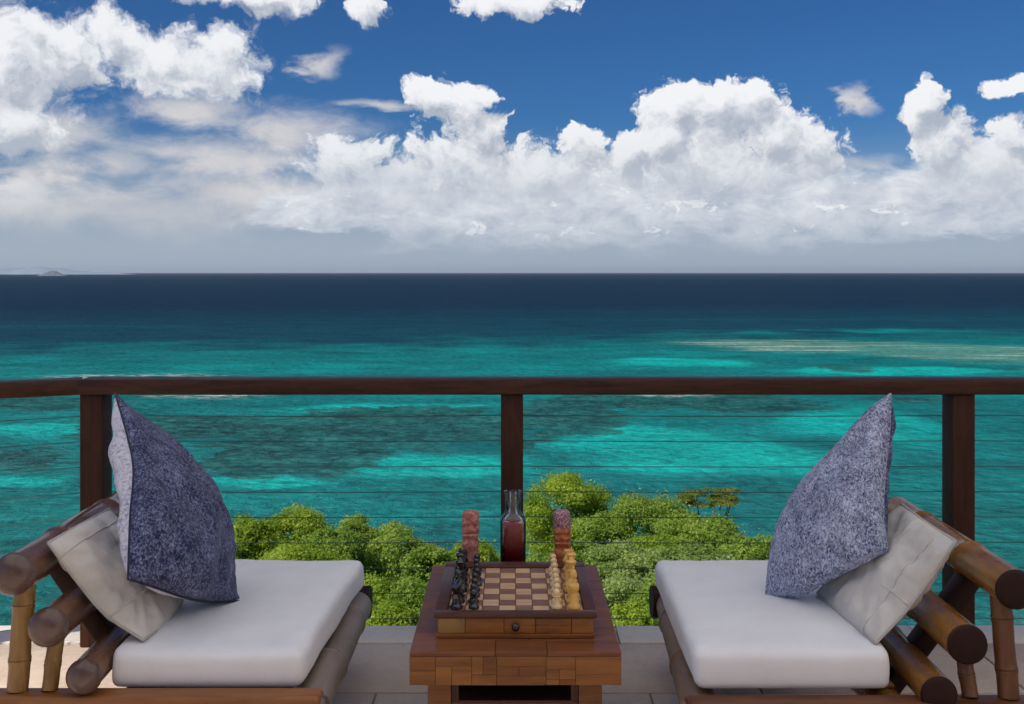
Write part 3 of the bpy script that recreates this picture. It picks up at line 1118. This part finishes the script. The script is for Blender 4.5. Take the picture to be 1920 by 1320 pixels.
# cream pillow, left chair: leans on the logs
pillow('pillow', 'cream linen pillow leaning behind the navy pillow on the left armchair', 'cream linen pillows',
       AD=[at(90, 1018, 2.66), at(150, 984, 2.85), at(205, 955, 3.06)],
       BC=[at(268, 1200, 2.68), at(310, 1172, 2.84), at(345, 1128, 3.04)],
       AB=[at(90, 1018, 2.66), at(140, 1085, 2.69), at(195, 1150, 2.70), at(268, 1200, 2.68)],
       DC=[at(205, 955, 3.06), at(270, 1040, 3.06), at(345, 1128, 3.04)],
       front=(0.68, -0.32, 0.66), back=(-0.7, 0.1, -0.6), tf=0.062, tb=0.03, mats=(M['cream_cloth'], M['cream_dark'], M['cream_dark']), seed=1.3, fold=0.024, seams=(('v', 0.70, 0.0, 1.0), ('v', 0.13, 0.0, 1.0)))
# navy pillow, left chair: stands on its lower edge, its lilac back fabric turned left, sunlight put into its colour
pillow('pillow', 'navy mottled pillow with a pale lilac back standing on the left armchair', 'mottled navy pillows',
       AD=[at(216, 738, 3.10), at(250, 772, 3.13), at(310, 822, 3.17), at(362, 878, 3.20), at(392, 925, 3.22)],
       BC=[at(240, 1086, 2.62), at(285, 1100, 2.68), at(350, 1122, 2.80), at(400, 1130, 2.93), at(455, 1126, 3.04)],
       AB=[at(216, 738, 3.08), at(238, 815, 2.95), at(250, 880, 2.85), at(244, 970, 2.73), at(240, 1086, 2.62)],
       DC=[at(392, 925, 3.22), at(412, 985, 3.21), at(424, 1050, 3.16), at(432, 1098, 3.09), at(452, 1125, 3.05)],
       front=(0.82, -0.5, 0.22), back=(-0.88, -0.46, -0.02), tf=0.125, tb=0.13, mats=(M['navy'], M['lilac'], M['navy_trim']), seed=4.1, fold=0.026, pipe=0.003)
# right chair
pillow('pillow', 'cream linen pillow leaning behind the blue grey pillow on the right armchair', 'cream linen pillows',
       AD=[at(1792, 1014, 2.66), at(1740, 982, 2.85), at(1690, 945, 3.08)],
       BC=[at(1642, 1206, 2.68), at(1590, 1165, 2.86), at(1532, 1112, 3.08)],
       AB=[at(1792, 1014, 2.66), at(1745, 1085, 2.69), at(1695, 1150, 2.70), at(1642, 1206, 2.68)],
       DC=[at(1690, 945, 3.08), at(1612, 1030, 3.08), at(1532, 1112, 3.08)],
       front=(-0.68, -0.32, 0.66), back=(0.7, -0.1, -0.6), tf=0.05, tb=0.05, mats=(M['cream_cloth'], M['cream_dark'], M['cream_dark']), seed=9.3, fold=0.022, seams=(('u', 0.18, 0.1, 1.0), ('v', 0.62, 0.0, 0.30)))
pillow('pillow', 'blue grey mottled pillow with a pointed top corner standing on the right armchair', 'mottled navy pillows',
       AD=[at(1670, 738, 3.10), at(1625, 772, 3.12), at(1565, 838, 3.15), at(1512, 892, 3.17), at(1480, 935, 3.18)],
       BC=[at(1664, 1032, 2.84), at(1625, 1052, 2.86), at(1560, 1085, 2.93), at(1500, 1118, 3.02), at(1436, 1114, 3.08)],
       AB=[at(1670, 738, 3.10), at(1668, 800, 3.06), at(1660, 880, 2.98), at(1656, 960, 2.91), at(1664, 1032, 2.84)],
       DC=[at(1480, 935, 3.18), at(1457, 985, 3.17), at(1443, 1045, 3.13), at(1436, 1114, 3.08)],
       front=(-0.45, -0.85, 0.25), back=(0.95, -0.05, -0.05), tf=0.10, tb=0.075, mats=(M['navy_pale'], M['navy'], M['navy_pale']), seed=6.6, fold=0.028, pipe=0.003)  # navy back carries its shade in the colour, pale piping its lit edge


# ---------------------------------------------------------------- coffee table
TZ = 0.42


def build_table():
    x0, x1, y0, y1 = -0.268, 0.286, 2.645, 3.43
    t = thing('coffee_table', ((x0 + x1) / 2, (y0 + y1) / 2, 0), 'low brown wooden table with thick block built top between the two armchairs', 'table')
    rng = random.Random(7)
    # core under the boards
    box('core', x0 + 0.012, x1 - 0.012, y0 + 0.012, y1 - 0.004, TZ - 0.086, TZ - 0.012, M['trim'], t, 0.0)
    # top boards run across; each row in two or three lengths
    n = 9
    dy = (y1 - y0) / n
    for j in range(n):
        cuts = [x0]
        k = rng.choice((1, 2, 2, 3)) if j < 3 else rng.choice((1, 2))
        cuts += sorted(x0 + (x1 - x0) * ((i + 1) / (k + 1) + rng.uniform(-0.08, 0.08)) for i in range(k))
        cuts.append(x1)
        for a, c in zip(cuts, cuts[1:]):
            ym = y0 + dy * j
            box('board', a + 0.0006, c - 0.0006, ym + 0.0006, ym + dy - 0.0006, TZ - 0.012, TZ + rng.uniform(-0.0008, 0.0), M['table'], t, 0.0012, 1, pos=((a + c) / 2, ym, TZ))
    # front made of stacked blocks of uneven length
    x = x0
    while x < x1 - 0.001:
        w = rng.uniform(0.05, 0.15)
        if x1 - (x + w) < 0.05:
            w = x1 - x
        cut = rng.choice(((), (0.5,), (0.36, 0.68), (0.62,), (0.34,), (0.45, 0.80)))
        zz = [TZ - 0.0125 - 0.0755 * q for q in (0.0,) + cut + (1.0,)]
        for za, zb in zip(zz, zz[1:]):
            d = rng.uniform(0.0, 0.0016)
            parts = [(x, x + w)] if rng.random() < 0.6 else [(x, x + w * 0.45), (x + w * 0.45, x + w)]
            for xa, xb in parts:
                box('wood_block', xa + 0.0003, xb - 0.0003, y0 + d, y0 + 0.0115, zb + 0.0003, za - 0.0003, M['block'], t, 0.0007, 1, pos=((xa + xb) / 2, y0, za))
        x += w
    for xa, xb in ((x0, x0 + 0.0115), (x1 - 0.0115, x1)):
        box('side_board', xa, xb, y0 + 0.0125, y1 - 0.003, TZ - 0.087, TZ - 0.0125, M['table'], t, 0.001, 1)
    for lx in (-0.193, 0.208):
        for ly in (y0 + 0.045, y1 - 0.105):
            box('leg', lx - 0.031, lx + 0.031, ly, ly + 0.06, 0.0, TZ - 0.087, M['block'], t, 0.003)
    # rails and shelf seen between the legs
    box('apron', -0.1618, 0.1768, y0 + 0.055, y0 + 0.075, TZ - 0.099, TZ - 0.087, M['trim'], t, 0.001, 1)
    box('apron', -0.1618, -0.142, y0 + 0.055, y0 + 0.075, TZ - 0.15, TZ - 0.0995, M['trim'], t, 0.001, 1)
    box('apron', 0.157, 0.1768, y0 + 0.055, y0 + 0.075, TZ - 0.15, TZ - 0.0995, M['trim'], t, 0.001, 1)
    box('shelf', -0.1618, 0.1768, y0 + 0.056, y1 - 0.06, TZ - 0.160, TZ - 0.1505, M['trim'], t, 0.001, 1)
    box('back_panel', -0.1618, 0.1768, y1 - 0.075, y1 - 0.062, TZ - 0.15, TZ - 0.088, M['void_shade'], t, 0.0)  # near black panel: shade of the opening put into its colour
    return t


build_table()

# ---------------------------------------------------------------- chess box and pieces
BX, BY0, BY1, BZ = 0.0095, 2.742, 3.232, 0.488
HW = 0.2175
SQ_X, SQ_Y = 0.0465, 0.0505
PX0 = BX + 0.001 - 4 * SQ_X
PY0 = BY0 + 0.030


def build_chess_box():
    t = thing('chess_box', (BX, (BY0 + BY1) / 2, TZ), 'wooden chess board box with drawer and black knob on the low table', 'chess board')
    rng = random.Random(11)
    box('body', BX - HW + 0.006, BX + HW - 0.006, BY0 + 0.012, BY1, TZ + 0.0005, BZ - 0.0135, M['trim'], t, 0.001, 1)
    # drawer front: blocks of different woods
    x = BX - HW + 0.006
    xe = BX + HW - 0.006
    first = True
    while x < xe - 0.001:
        w = 0.075 if first else rng.uniform(0.05, 0.11)
        if xe - (x + w) < 0.04:
            w = xe - x
        zz = [TZ + 0.012, TZ + 0.0335, BZ - 0.0145] if rng.random() < 0.4 else [TZ + 0.012, BZ - 0.0145]
        for za, zb in zip(zz, zz[1:]):
            box('wood_block', x + 0.0005, x + w - 0.0005, BY0 + rng.uniform(0.002, 0.004), BY0 + 0.0115, za + 0.0005, zb, M['cane'] if first else M['block'], t, 0.001, 1, pos=(x + w / 2, BY0, za))
        x += w
        first = False
    box('plinth', BX - HW + 0.002, BX + HW - 0.002, BY0 + 0.0005, BY0 + 0.0118, TZ + 0.0008, TZ + 0.0115, M['block'], t, 0.001, 1)
    # raised frame round the playing field
    fx0, fx1 = PX0 - 0.001, PX0 + 8 * SQ_X + 0.001
    fy0, fy1 = PY0 - 0.001, PY0 + 8 * SQ_Y + 0.001
    for nm, a in (('frame', (BX - HW - 0.003, BX + HW + 0.003, BY0 - 0.003, fy0)), ('frame', (BX - HW - 0.003, BX + HW + 0.003, fy1, BY1 + 0.003)),
                  ('frame', (BX - HW - 0.003, fx0, fy0 + 0.0005, fy1 - 0.0005)), ('frame', (fx1, BX + HW + 0.003, fy0 + 0.0005, fy1 - 0.0005))):
        box(nm, *a, BZ - 0.013, BZ, M['trim'], t, 0.0022, 2)
    for i in range(8):
        for j in range(8):
            xa, ya = PX0 + i * SQ_X, PY0 + j * SQ_Y
            dz = rng.uniform(-0.0012, 0.0006) - 0.0045
            light = (i + j) % 2 == 1
            o = box('square', xa + 0.0006, xa + SQ_X - 0.0006, ya + 0.0006, ya + SQ_Y - 0.0006, BZ - 0.0125, BZ + dz, M['sq_light'] if light else M['sq_dark'], t, 0.0016, 1,
                    pos=(xa + SQ_X / 2, ya + SQ_Y / 2, BZ - 0.0125))
    kb = lathe_bm([(0.004, 0), (0.0045, 0.006), (0.0095, 0.009), (0.011, 0.014), (0.0095, 0.019), (0.005, 0.022), (0.0005, 0.023)], (0, 0, 0), 20)
    bmesh.ops.rotate(kb, verts=kb.verts, cent=(0, 0, 0), matrix=Matrix.Rotation(R(90), 3, 'X'))
    bmesh.ops.translate(kb, verts=kb.verts, vec=(BX, BY0 + 0.003, TZ + 0.033))
    from_bm('knob', kb, M['knob'], t)


build_chess_box()

PROFILES = {
    'pawn': [(0.0135, 0), (0.0140, 0.004), (0.0115, 0.008), (0.0075, 0.014), (0.0055, 0.026), (0.0060, 0.030), (0.0092, 0.032), (0.0060, 0.034),
             (0.0080, 0.038), (0.0092, 0.043), (0.0080, 0.048), (0.0045, 0.0515), (0.0005, 0.0525)],
    'rook': [(0.0165, 0), (0.0170, 0.005), (0.0135, 0.010), (0.0100, 0.018), (0.0085, 0.038), (0.0095, 0.046), (0.0130, 0.050), (0.0130, 0.063),
             (0.0095, 0.063), (0.0090, 0.058), (0.0005, 0.0575)],
    'bishop': [(0.0165, 0), (0.0170, 0.005), (0.0130, 0.010), (0.0085, 0.020), (0.0065, 0.042), (0.0115, 0.046), (0.0070, 0.049), (0.0100, 0.056),
               (0.0105, 0.062), (0.0075, 0.072), (0.0030, 0.078), (0.0040, 0.081), (0.0025, 0.085), (0.0005, 0.086)],
    'queen': [(0.0180, 0), (0.0185, 0.006), (0.0140, 0.012), (0.0090, 0.024), (0.0070, 0.056), (0.0125, 0.060), (0.0080, 0.063), (0.0095, 0.074),
              (0.0140, 0.086), (0.0110, 0.088), (0.0060, 0.091), (0.0050, 0.096), (0.0005, 0.099)],
    'king': [(0.0185, 0), (0.0190, 0.006), (0.0145, 0.012), (0.0095, 0.024), (0.0075, 0.060), (0.0130, 0.064), (0.0085, 0.067), (0.0100, 0.078),
             (0.0135, 0.092), (0.0090, 0.096), (0.0005, 0.098)],
    'knight': [(0.0165, 0), (0.0170, 0.005), (0.0135, 0.010), (0.0110, 0.016), (0.0105, 0.022), (0.0005, 0.023)],
}


def knight_head(s):
    """horse head in side view, given thickness and rounded"""
    out = [(-0.010, 0.022), (-0.012, 0.036), (-0.010, 0.050), (-0.005, 0.060), (0.000, 0.066), (0.002, 0.073), (0.005, 0.066),
           (0.010, 0.062), (0.016, 0.053), (0.020, 0.046), (0.018, 0.041), (0.013, 0.042), (0.007, 0.046), (0.005, 0.042), (0.010, 0.033), (0.011, 0.022)]
    bm = bmesh.new()
    lay = []
    for w, sh in ((-0.010, 0.86), (-0.007, 1.0), (0.007, 1.0), (0.010, 0.86)):
        cx, cz = 0.001, 0.044
        lay.append([bm.verts.new((s * (cx + (x - cx) * sh), w, cz + (z - cz) * (sh if z > 0.03 else 1))) for x, z in out])
    n = len(out)
    for a, c in zip(lay, lay[1:]):
        for i in range(n):
            bm.faces.new((a[i], a[(i + 1) % n], c[(i + 1) % n], c[i]))
    bm.faces.new(lay[0][::-1])
    bm.faces.new(lay[-1])
    bmesh.ops.triangulate(bm, faces=[f for f in bm.faces if len(f.verts) > 4])
    return bm


ORD = ['nearest the drawer', 'second from the drawer side', 'third from the drawer side', 'fourth from the drawer side',
       'fifth from the drawer side', 'sixth from the drawer side', 'seventh from the drawer side', 'farthest from the drawer']
BACK = ['rook', 'knight', 'bishop', 'queen', 'king', 'bishop', 'knight', 'rook']


def build_pieces():
    proto = {}
    rng = random.Random(3)
    zt = BZ - 0.0038
    for k in PROFILES:
        PROFILES[k] = [(rr * 1.10, z) for rr, z in PROFILES[k]]
    def place(kind, side, i, j):
        s = -1 if side == 'black' else 1
        x = PX0 + (i + 0.5) * SQ_X + rng.uniform(-0.003, 0.003)
        y = PY0 + (j + 0.5) * SQ_Y + rng.uniform(-0.003, 0.003)
        mat = M['black'] if side == 'black' else (M['ivory'] if kind in ('pawn',) else M['honey'])
        colour = 'glossy black' if side == 'black' else ('pale cream wooden' if kind == 'pawn' else 'honey yellow wooden')
        row = 'front row' if kind == 'pawn' else 'outer row'
        lab = f'{colour} chess {kind} on the chess board, {ORD[j]}'
        grp = f'{side} chess pieces'.replace('black', 'black').replace('white', 'pale')
        key = (kind, side)
        if kind in ('knight', 'king'):
            if key not in proto:
                r = thing('chess_' + kind, (0, 0, 0), lab, 'chess piece', grp)
                from_bm('base' if kind == 'knight' else 'body', lathe_bm(PROFILES[kind], (0, 0, 0), 18), mat, r, True, 50)
                if kind == 'knight':
                    from_bm('head', knight_head(-s), mat, r, True, 50)
                else:
                    bm = bmesh.new()
                    pts = [(-.002, .097), (.002, .097), (.002, .102), (.006, .102), (.006, .106), (.002, .106), (.002, .111), (-.002, .111), (-.002, .106), (-.006, .106), (-.006, .102), (-.002, .102)]
                    f0 = [bm.verts.new((a, -.002, c)) for a, c in pts]
                    f1 = [bm.verts.new((a, .002, c)) for a, c in pts]
                    for q in range(12):
                        bm.faces.new((f0[q], f0[(q + 1) % 12], f1[(q + 1) % 12], f1[q]))
                    bm.faces.new(f0[::-1])
                    bm.faces.new(f1)
                    bmesh.ops.triangulate(bm, faces=[f for f in bm.faces if len(f.verts) > 4])
                    from_bm('cross', bm, mat, r, False)
                proto[key] = r
            else:
                src = proto[key]
                r = src.copy()
                COL.objects.link(r)
                for ch in src.children:
                    c = ch.copy()
                    COL.objects.link(c)
                    c.parent = r
        else:
            if key not in proto:
                r = from_bm('chess_' + kind, lathe_bm(PROFILES[kind], (0, 0, 0), 18), mat, None, True, 50)
                proto[key] = r
            else:
                r = proto[key].copy()
                COL.objects.link(r)
        tag(r, lab, 'chess piece', grp)
        r.location = (x, y, zt)
        r.rotation_euler = (0, 0, rng.uniform(-0.4, 0.4))
    for j in range(8):
        place(BACK[j], 'black', 0, j)
        place('pawn', 'black', 1, j)
        place('pawn', 'white', 6, j)
        place(BACK[j], 'white', 7, j)


build_pieces()


# ---------------------------------------------------------------- carved figures and bottle behind the board
def carved_figure(name, px, top_py, d, w, mat, label, seed, brow):
    base = at(px, 1060, d)
    base.z = TZ
    H = at(px, top_py, d).z - TZ
    bm = bmesh.new()
    rings = []
    n, k = 24, 40
    for j in range(k + 1):
        v = j / k
        z = H * v
        wx = w * (0.80 + 0.20 * min(1, v * 1.6))
        wy = w * 0.9
        if v > 0.955:
            q = (v - 0.955) / 0.045
            wx *= math.sqrt(max(0.02, 1 - (q * 0.75) ** 2)); wy *= math.sqrt(max(0.02, 1 - (q * 0.75) ** 2))
        ring = []
        for i in range(n):
            a = 2 * math.pi * i / n
            ca, sa = math.cos(a), math.sin(a)
            e = 0.45
            x = math.copysign(abs(ca) ** e, ca) * wx
            y = math.copysign(abs(sa) ** e, sa) * wy
            front = max(0, -sa)
            # carved face: brow ridge, eye hollows, nose, mouth, chin, beard
            f = 0.0
            f += 0.16 * math.exp(-((v - brow) / 0.022) ** 2) * front
            f -= 0.22 * math.exp(-((v - brow + 0.05) / 0.020) ** 2) * front * math.exp(-((abs(ca) - 0.42) / 0.22) ** 2)
            f += 0.22 * math.exp(-((v - brow + 0.075) / 0.04) ** 2) * math.exp(-(ca / 0.22) ** 2) * front
            f -= 0.20 * math.exp(-((v - brow + 0.150) / 0.013) ** 2) * front
            f += 0.10 * math.exp(-((v - brow + 0.185) / 0.02) ** 2) * front
            f -= 0.14 * math.exp(-((v - brow + 0.25) / 0.03) ** 2)
            f += 0.10 * math.exp(-((v - brow + 0.33) / 0.05) ** 2)
            f += 0.10 * mnoise.fractal((ca * 1.4, sa * 1.4, v * 7 + seed), 1.0, 2.0, 4)
            ring.append(bm.verts.new(base + Vector((x * (1 + f * 0.7), y * (1 + f), z))))
        rings.append(ring)
    for a, c in zip(rings, rings[1:]):
        for i in range(n):
            bm.faces.new((a[i], a[(i + 1) % n], c[(i + 1) % n], c[i]))
    bm.faces.new(rings[0][::-1])
    bm.faces.new(rings[-1])
    o = from_bm(name, bm, mat, None, True, 60, pos=base)
    return tag(o, label, 'statuette', 'carved figures behind the chess board')


carved_figure('carved_figure', 882, 958, 3.30, 0.0275, M['carved_pink'], 'pinkish red carved wooden figure behind the black chess pieces', 2.0, 0.83)
carved_figure('carved_figure', 1054, 957, 3.30, 0.0275, M['carved_amber'], 'amber carved wooden figure with a rough purple top behind the pale chess pieces', 6.0, 0.70)


def squircle_lathe(profile, loc, n=32):
    """like a lathe, with a section that goes from round (k=0) to rounded square (k=1)"""
    bm = bmesh.new()
    loc = Vector(loc)
    rings = []
    for r, z, k in profile:
        ring = []
        for i in range(n):
            a = 2 * math.pi * i / n
            ca, sa = math.cos(a), math.sin(a)
            e = 1 - 0.55 * k
            ring.append(bm.verts.new(loc + Vector((math.copysign(abs(ca) ** e, ca) * r, math.copysign(abs(sa) ** e, sa) * r * (1 - 0.15 * k), z))))
        rings.append(ring)
    for a, c in zip(rings, rings[1:]):
        for i in range(n):
            bm.faces.new((a[i], a[(i + 1) % n], c[(i + 1) % n], c[i]))
    bm.faces.new(rings[0][::-1])
    bm.faces.new(rings[-1])
    return bm


def build_bottle():
    b = at(962, 1060, 3.315)
    b.z = TZ
    t = thing('bottle', b, 'square clear glass bottle half full of red drink behind the chess board', 'bottle')
    outer = [(0.034, 0.0, 1), (0.040, 0.004, 1), (0.0415, 0.015, 1), (0.0425, 0.15, 1), (0.042, 0.180, 1), (0.0375, 0.194, 0.9), (0.029, 0.202, 0.6), (0.0255, 0.212, 0.2), (0.0255, 0.262, 0), (0.029, 0.268, 0), (0.0295, 0.275, 0),
             (0.026, 0.277, 0), (0.013, 0.276, 0), (0.0115, 0.262, 0), (0.0115, 0.222, 0), (0.014, 0.205, 0.2), (0.030, 0.192, 0.9), (0.0365, 0.178, 1), (0.0375, 0.15, 1), (0.037, 0.015, 1), (0.030, 0.010, 1)]
    from_bm('glass', squircle_lathe(outer, b), M['glass'], t, True, 60)
    liq = [(0.030, 0.0105, 1), (0.0368, 0.0158, 1), (0.0373, 0.15, 1), (0.0366, 0.172, 1), (0.0362, 0.1725, 1)]
    from_bm('drink', squircle_lathe(liq, b), M['wine'], t, True, 60)


build_bottle()


# ---------------------------------------------------------------- trees below the terrace
def leaf_mat(name, dark, mid, light):
    m, nt, b = new_mat(name)
    g = nt.nodes.new('ShaderNodeNewGeometry')
    rnd = E(nt, g.outputs['Random Per Island'])
    patch = noise_e(nt, world_pos(nt), 1.1, 4, 0.6)
    f = (rnd * 0.55 + patch.step(0.3, 0.7) * 0.45)
    c1 = mixc(nt, f.step(0.0, 0.55), dark, mid)
    c2 = mixc(nt, f.step(0.5, 1.0), c1, light)
    nt.links.new(c2, b.inputs['Base Color'])
    b.inputs['Roughness'].default_value = 0.5
    b.inputs['Specular IOR Level'].default_value = 0.3
    tr = nt.nodes.new('ShaderNodeBsdfTranslucent')
    nt.links.new(c2, tr.inputs[0])
    mx = nt.nodes.new('ShaderNodeMixShader')
    mx.inputs[0].default_value = 0.60
    nt.links.new(b.outputs[0], mx.inputs[1])
    nt.links.new(tr.outputs[0], mx.inputs[2])
    nt.links.new(mx.outputs[0], nt.nodes['Material Output'].inputs[0])
    return m


LEAF = {
    'bright': leaf_mat('bright yellow green leaves', (0.11, 0.20, 0.015), (0.36, 0.50, 0.04), (0.64, 0.70, 0.14)),
    'green': leaf_mat('mid green leaves', (0.10, 0.19, 0.025), (0.33, 0.48, 0.065), (0.60, 0.67, 0.19)),
    'sage': leaf_mat('sage green leaves', (0.11, 0.20, 0.04), (0.34, 0.47, 0.11), (0.58, 0.65, 0.27)),
    'bronze': leaf_mat('bronze tipped leaves', (0.07, 0.13, 0.018), (0.24, 0.30, 0.04), (0.52, 0.40, 0.10)),
}
M['bark'] = wood('grey brown bark', (0.05, 0.035, 0.025), (0.14, 0.10, 0.075), 2, 20, 0.9, 0.2)


def make_tree(px, top, hw, d, depth, kind, label, seed, sparse=1.0, flat=1.0, leaf=0.095):
    rng = np.random.default_rng(seed)
    pr = random.Random(seed)
    hi = at(px, top, d)
    Rr = hw * d / FPX
    Hh = depth * d / FPX / 2
    c = Vector((hi.x, hi.y, hi.z - Hh))
    lean = (pr.uniform(-0.22, 0.22), pr.uniform(-0.2, 0.2))
    gz = ground_z(c.x, c.y)
    base = Vector((c.x + pr.uniform(-0.3, 0.3), c.y + pr.uniform(-0.3, 0.3), gz - 0.1))
    t = thing('tree', base, label, 'tree', 'trees on the slope below the terrace')
    # clumps of foliage through the crown
    ncl = int(54 * sparse) + 6
    cl = []
    for i in range(ncl):
        while True:
            q = rng.uniform(-1, 1, 3)
            l = np.linalg.norm(q)
            if 0.35 < l < 1.0:
                break
        q *= (0.80 / l) * (0.55 + 0.45 * l)
        r = rng.uniform(0.13, 0.34)
        cl.append((c.x + (q[0] + lean[0] * q[2]) * Rr, c.y + q[1] * Rr * 0.95, c.z + q[2] * Hh * 0.92, r * Rr, r * min(Hh, Rr) * rng.uniform(0.5, 0.95) * flat))
    if sparse >= 0.8:
        cl.append((c.x, c.y, c.z - 0.05 * Hh, 0.55 * Rr, 0.55 * Hh))
    P, N = [], []
    for (x, y, z, r, rz) in cl:
        n = int(170 * (r * r * 2 + r * rz) / 3 / (leaf * leaf) * 0.062 * 2.7) + 60
        n = min(n, 9000)
        v = rng.normal(size=(n, 3))
        v /= np.linalg.norm(v, axis=1)[:, None]
        # small scale lumps so that clumps are never smooth balls
        lump = 1 + 0.16 * np.sin(v[:, 0] * 7 + x * 3) * np.sin(v[:, 1] * 8 + y * 3) + 0.12 * np.sin(v[:, 2] * 11 + z * 5)
        rad = lump * (1.02 - 0.42 * rng.random(n) ** 2.2 + 0.75 * (rng.random(n) > 0.78) * rng.random(n) ** 1.6)
        p = v * rad[:, None] * np.array([r, r, rz]) + np.array([x, y, z])
        P.append(p)
        N.append(v * 0.8 + np.array([0, 0, 0.55]) + rng.normal(size=(n, 3)) * 0.55)
    P, N = np.concatenate(P), np.concatenate(N)
    N /= np.linalg.norm(N, axis=1)[:, None]
    n = len(P)
    rv = rng.normal(size=(n, 3))
    T = np.cross(N, rv)
    T /= np.linalg.norm(T, axis=1)[:, None]
    B = np.cross(N, T)
    ln = leaf * (0.55 + 0.95 * rng.random(n) ** 1.5)[:, None]
    wd = ln * rng.uniform(0.22, 0.42, n)[:, None]
    fold = N * (ln * 0.12)
    V = np.stack([P - T * ln * 0.5, P - B * wd + fold, P + T * ln * 0.5, P + B * wd + fold], axis=1).reshape(-1, 3)
    F = np.arange(4 * n, dtype=np.int32).reshape(-1, 4)
    o = from_arrays('crown', V, F, LEAF[kind], t, False)
    o['kind'] = 'stuff'
    # trunk and limbs
    fork = base.lerp(c, 0.72)
    pts = [base.lerp(fork, q / 5) + Vector((pr.uniform(-0.07, 0.07), pr.uniform(-0.07, 0.07), 0)) for q in range(6)]
    from_bm('trunk', sweep_bm(pts, [0.17, 0.15, 0.13, 0.115, 0.10, 0.085], 10), M['bark'], t)
    for k in range(6):
        x, y, z, r, rz = cl[k]
        e = Vector((x, y, z))
        mid = fork.lerp(e, 0.5) + Vector((0, 0, 0.12 * Rr))
        from_bm('limb', sweep_bm([fork - Vector((0, 0, 0.05)), mid, e], [0.06, 0.035, 0.014], 7), M['bark'], t)
    return n


TREES = [
    # px, top, half width, distance, crown depth px, leaves, label
    (470, 958, 62, 27, 130, 'bright', 'bright green tree right beside the left navy pillow', 1),
    (545, 942, 80, 30, 150, 'bright', 'yellow green tree behind the left seat cushion, its top between pillow and middle', 2),
    (625, 975, 62, 26, 130, 'green', 'mid green rounded tree above the inner end of the left seat cushion', 3),
    (672, 958, 46, 33, 120, 'green', 'farther green tree with a small knobbly top behind the left seat cushion corner', 4),
    (742, 972, 72, 27, 170, 'green', 'green tree with a tall rounded top left of the carved pinkish figure', 5),
    (800, 1014, 52, 24, 120, 'green', 'lower green tree between the left armchair and the pinkish carved figure', 6),
    (880, 1004, 58, 25, 110, 'bright', 'yellow green tree directly behind the pinkish carved figure', 7),
    (960, 1020, 55, 26, 110, 'green', 'low green tree straight behind the glass bottle', 8),
    (690, 1062, 78, 17, 170, 'bright', 'near bright green tree by the inner corner of the left seat cushion', 9),
    (775, 1078, 72, 15, 170, 'green', 'near green tree left of the table', 10),
    (730, 1125, 75, 12.5, 150, 'bright', 'nearest leafy tree at the terrace edge between left armchair and table', 11),
    (1062, 868, 88, 31, 215, 'bright', 'tallest yellow green tree just right of the middle railing post', 12),
    (1120, 945, 55, 28, 150, 'green', 'darker green tree under the tallest tree, right of the amber figure', 13),
    (1215, 908, 92, 30, 170, 'green', 'broad green tree behind, between the tallest tree and the thin bronze treetop', 14),
    (1330, 912, 62, 36, 40, 'bronze', 'thin bronze tipped treetop standing alone against the water', 15),
    (1315, 950, 90, 27, 150, 'green', 'green tree below the thin bronze treetop', 16),
    (1400, 988, 62, 25, 130, 'green', 'green tree beside the right blue grey pillow', 17),
    (1240, 985, 80, 22, 130, 'bright', 'light green tree in the middle of the right hand group', 18),
    (1160, 1008, 85, 19, 140, 'sage', 'sage green layered tree right of the pale chess pieces', 19),
    (1150, 1072, 80, 15, 140, 'sage', 'near sage green tree beside the right edge of the table', 20),
    (1195, 1120, 62, 12.5, 150, 'bright', 'nearest leafy tree at the terrace edge between table and right armchair', 21),
    (1075, 1000, 60, 23, 130, 'green', 'dark green tree behind the amber figure and chess board', 22),
    (1010, 1030, 60, 20, 120, 'green', 'low green tree behind the right half of the chess board', 23),
    (560, 1010, 100, 20, 150, 'bright', 'bushy green tree rising just above the left seat cushion', 24),
    (1290, 1010, 90, 17, 140, 'sage', 'pale green tree just above the inner corner of the right seat cushion', 25),
    (1240, 1075, 60, 14, 140, 'green', 'green tree against the inner side of the right seat cushion', 26),
]
leaves = 0
for px, top, hw, d, depth, kind, lab, seed in TREES:
    thin = kind == 'bronze'
    leaves += make_tree(px, top, hw, d, depth, kind, lab, seed, 0.25 if thin else 1.0, 0.6 if thin else (0.62 if kind == 'sage' else 0.85), 0.068 if d > 22 else (0.054 if d > 16 else 0.042))


# ---------------------------------------------------------------- haze over the sea
def build_haze():
    m = bpy.data.materials.new('sea haze')
    m.use_nodes = True
    nt = m.node_tree
    nt.nodes.clear()
    pv = nt.nodes.new('ShaderNodeVolumePrincipled')
    pv.inputs['Color'].default_value = (0.78, 0.90, 1.0, 1)
    pv.inputs['Density'].default_value = HAZE_DENSITY
    pv.inputs['Anisotropy'].default_value = 0.2
    out = nt.nodes.new('ShaderNodeOutputMaterial')
    nt.links.new(pv.outputs[0], out.inputs['Volume'])
    S = 95000.0
    tag(box('haze', -S, S, -3000, S, SEA_Z - 6, 300, m, None, 0.0), kind='stuff')


HAZE_DENSITY = 1.3e-5
build_haze()
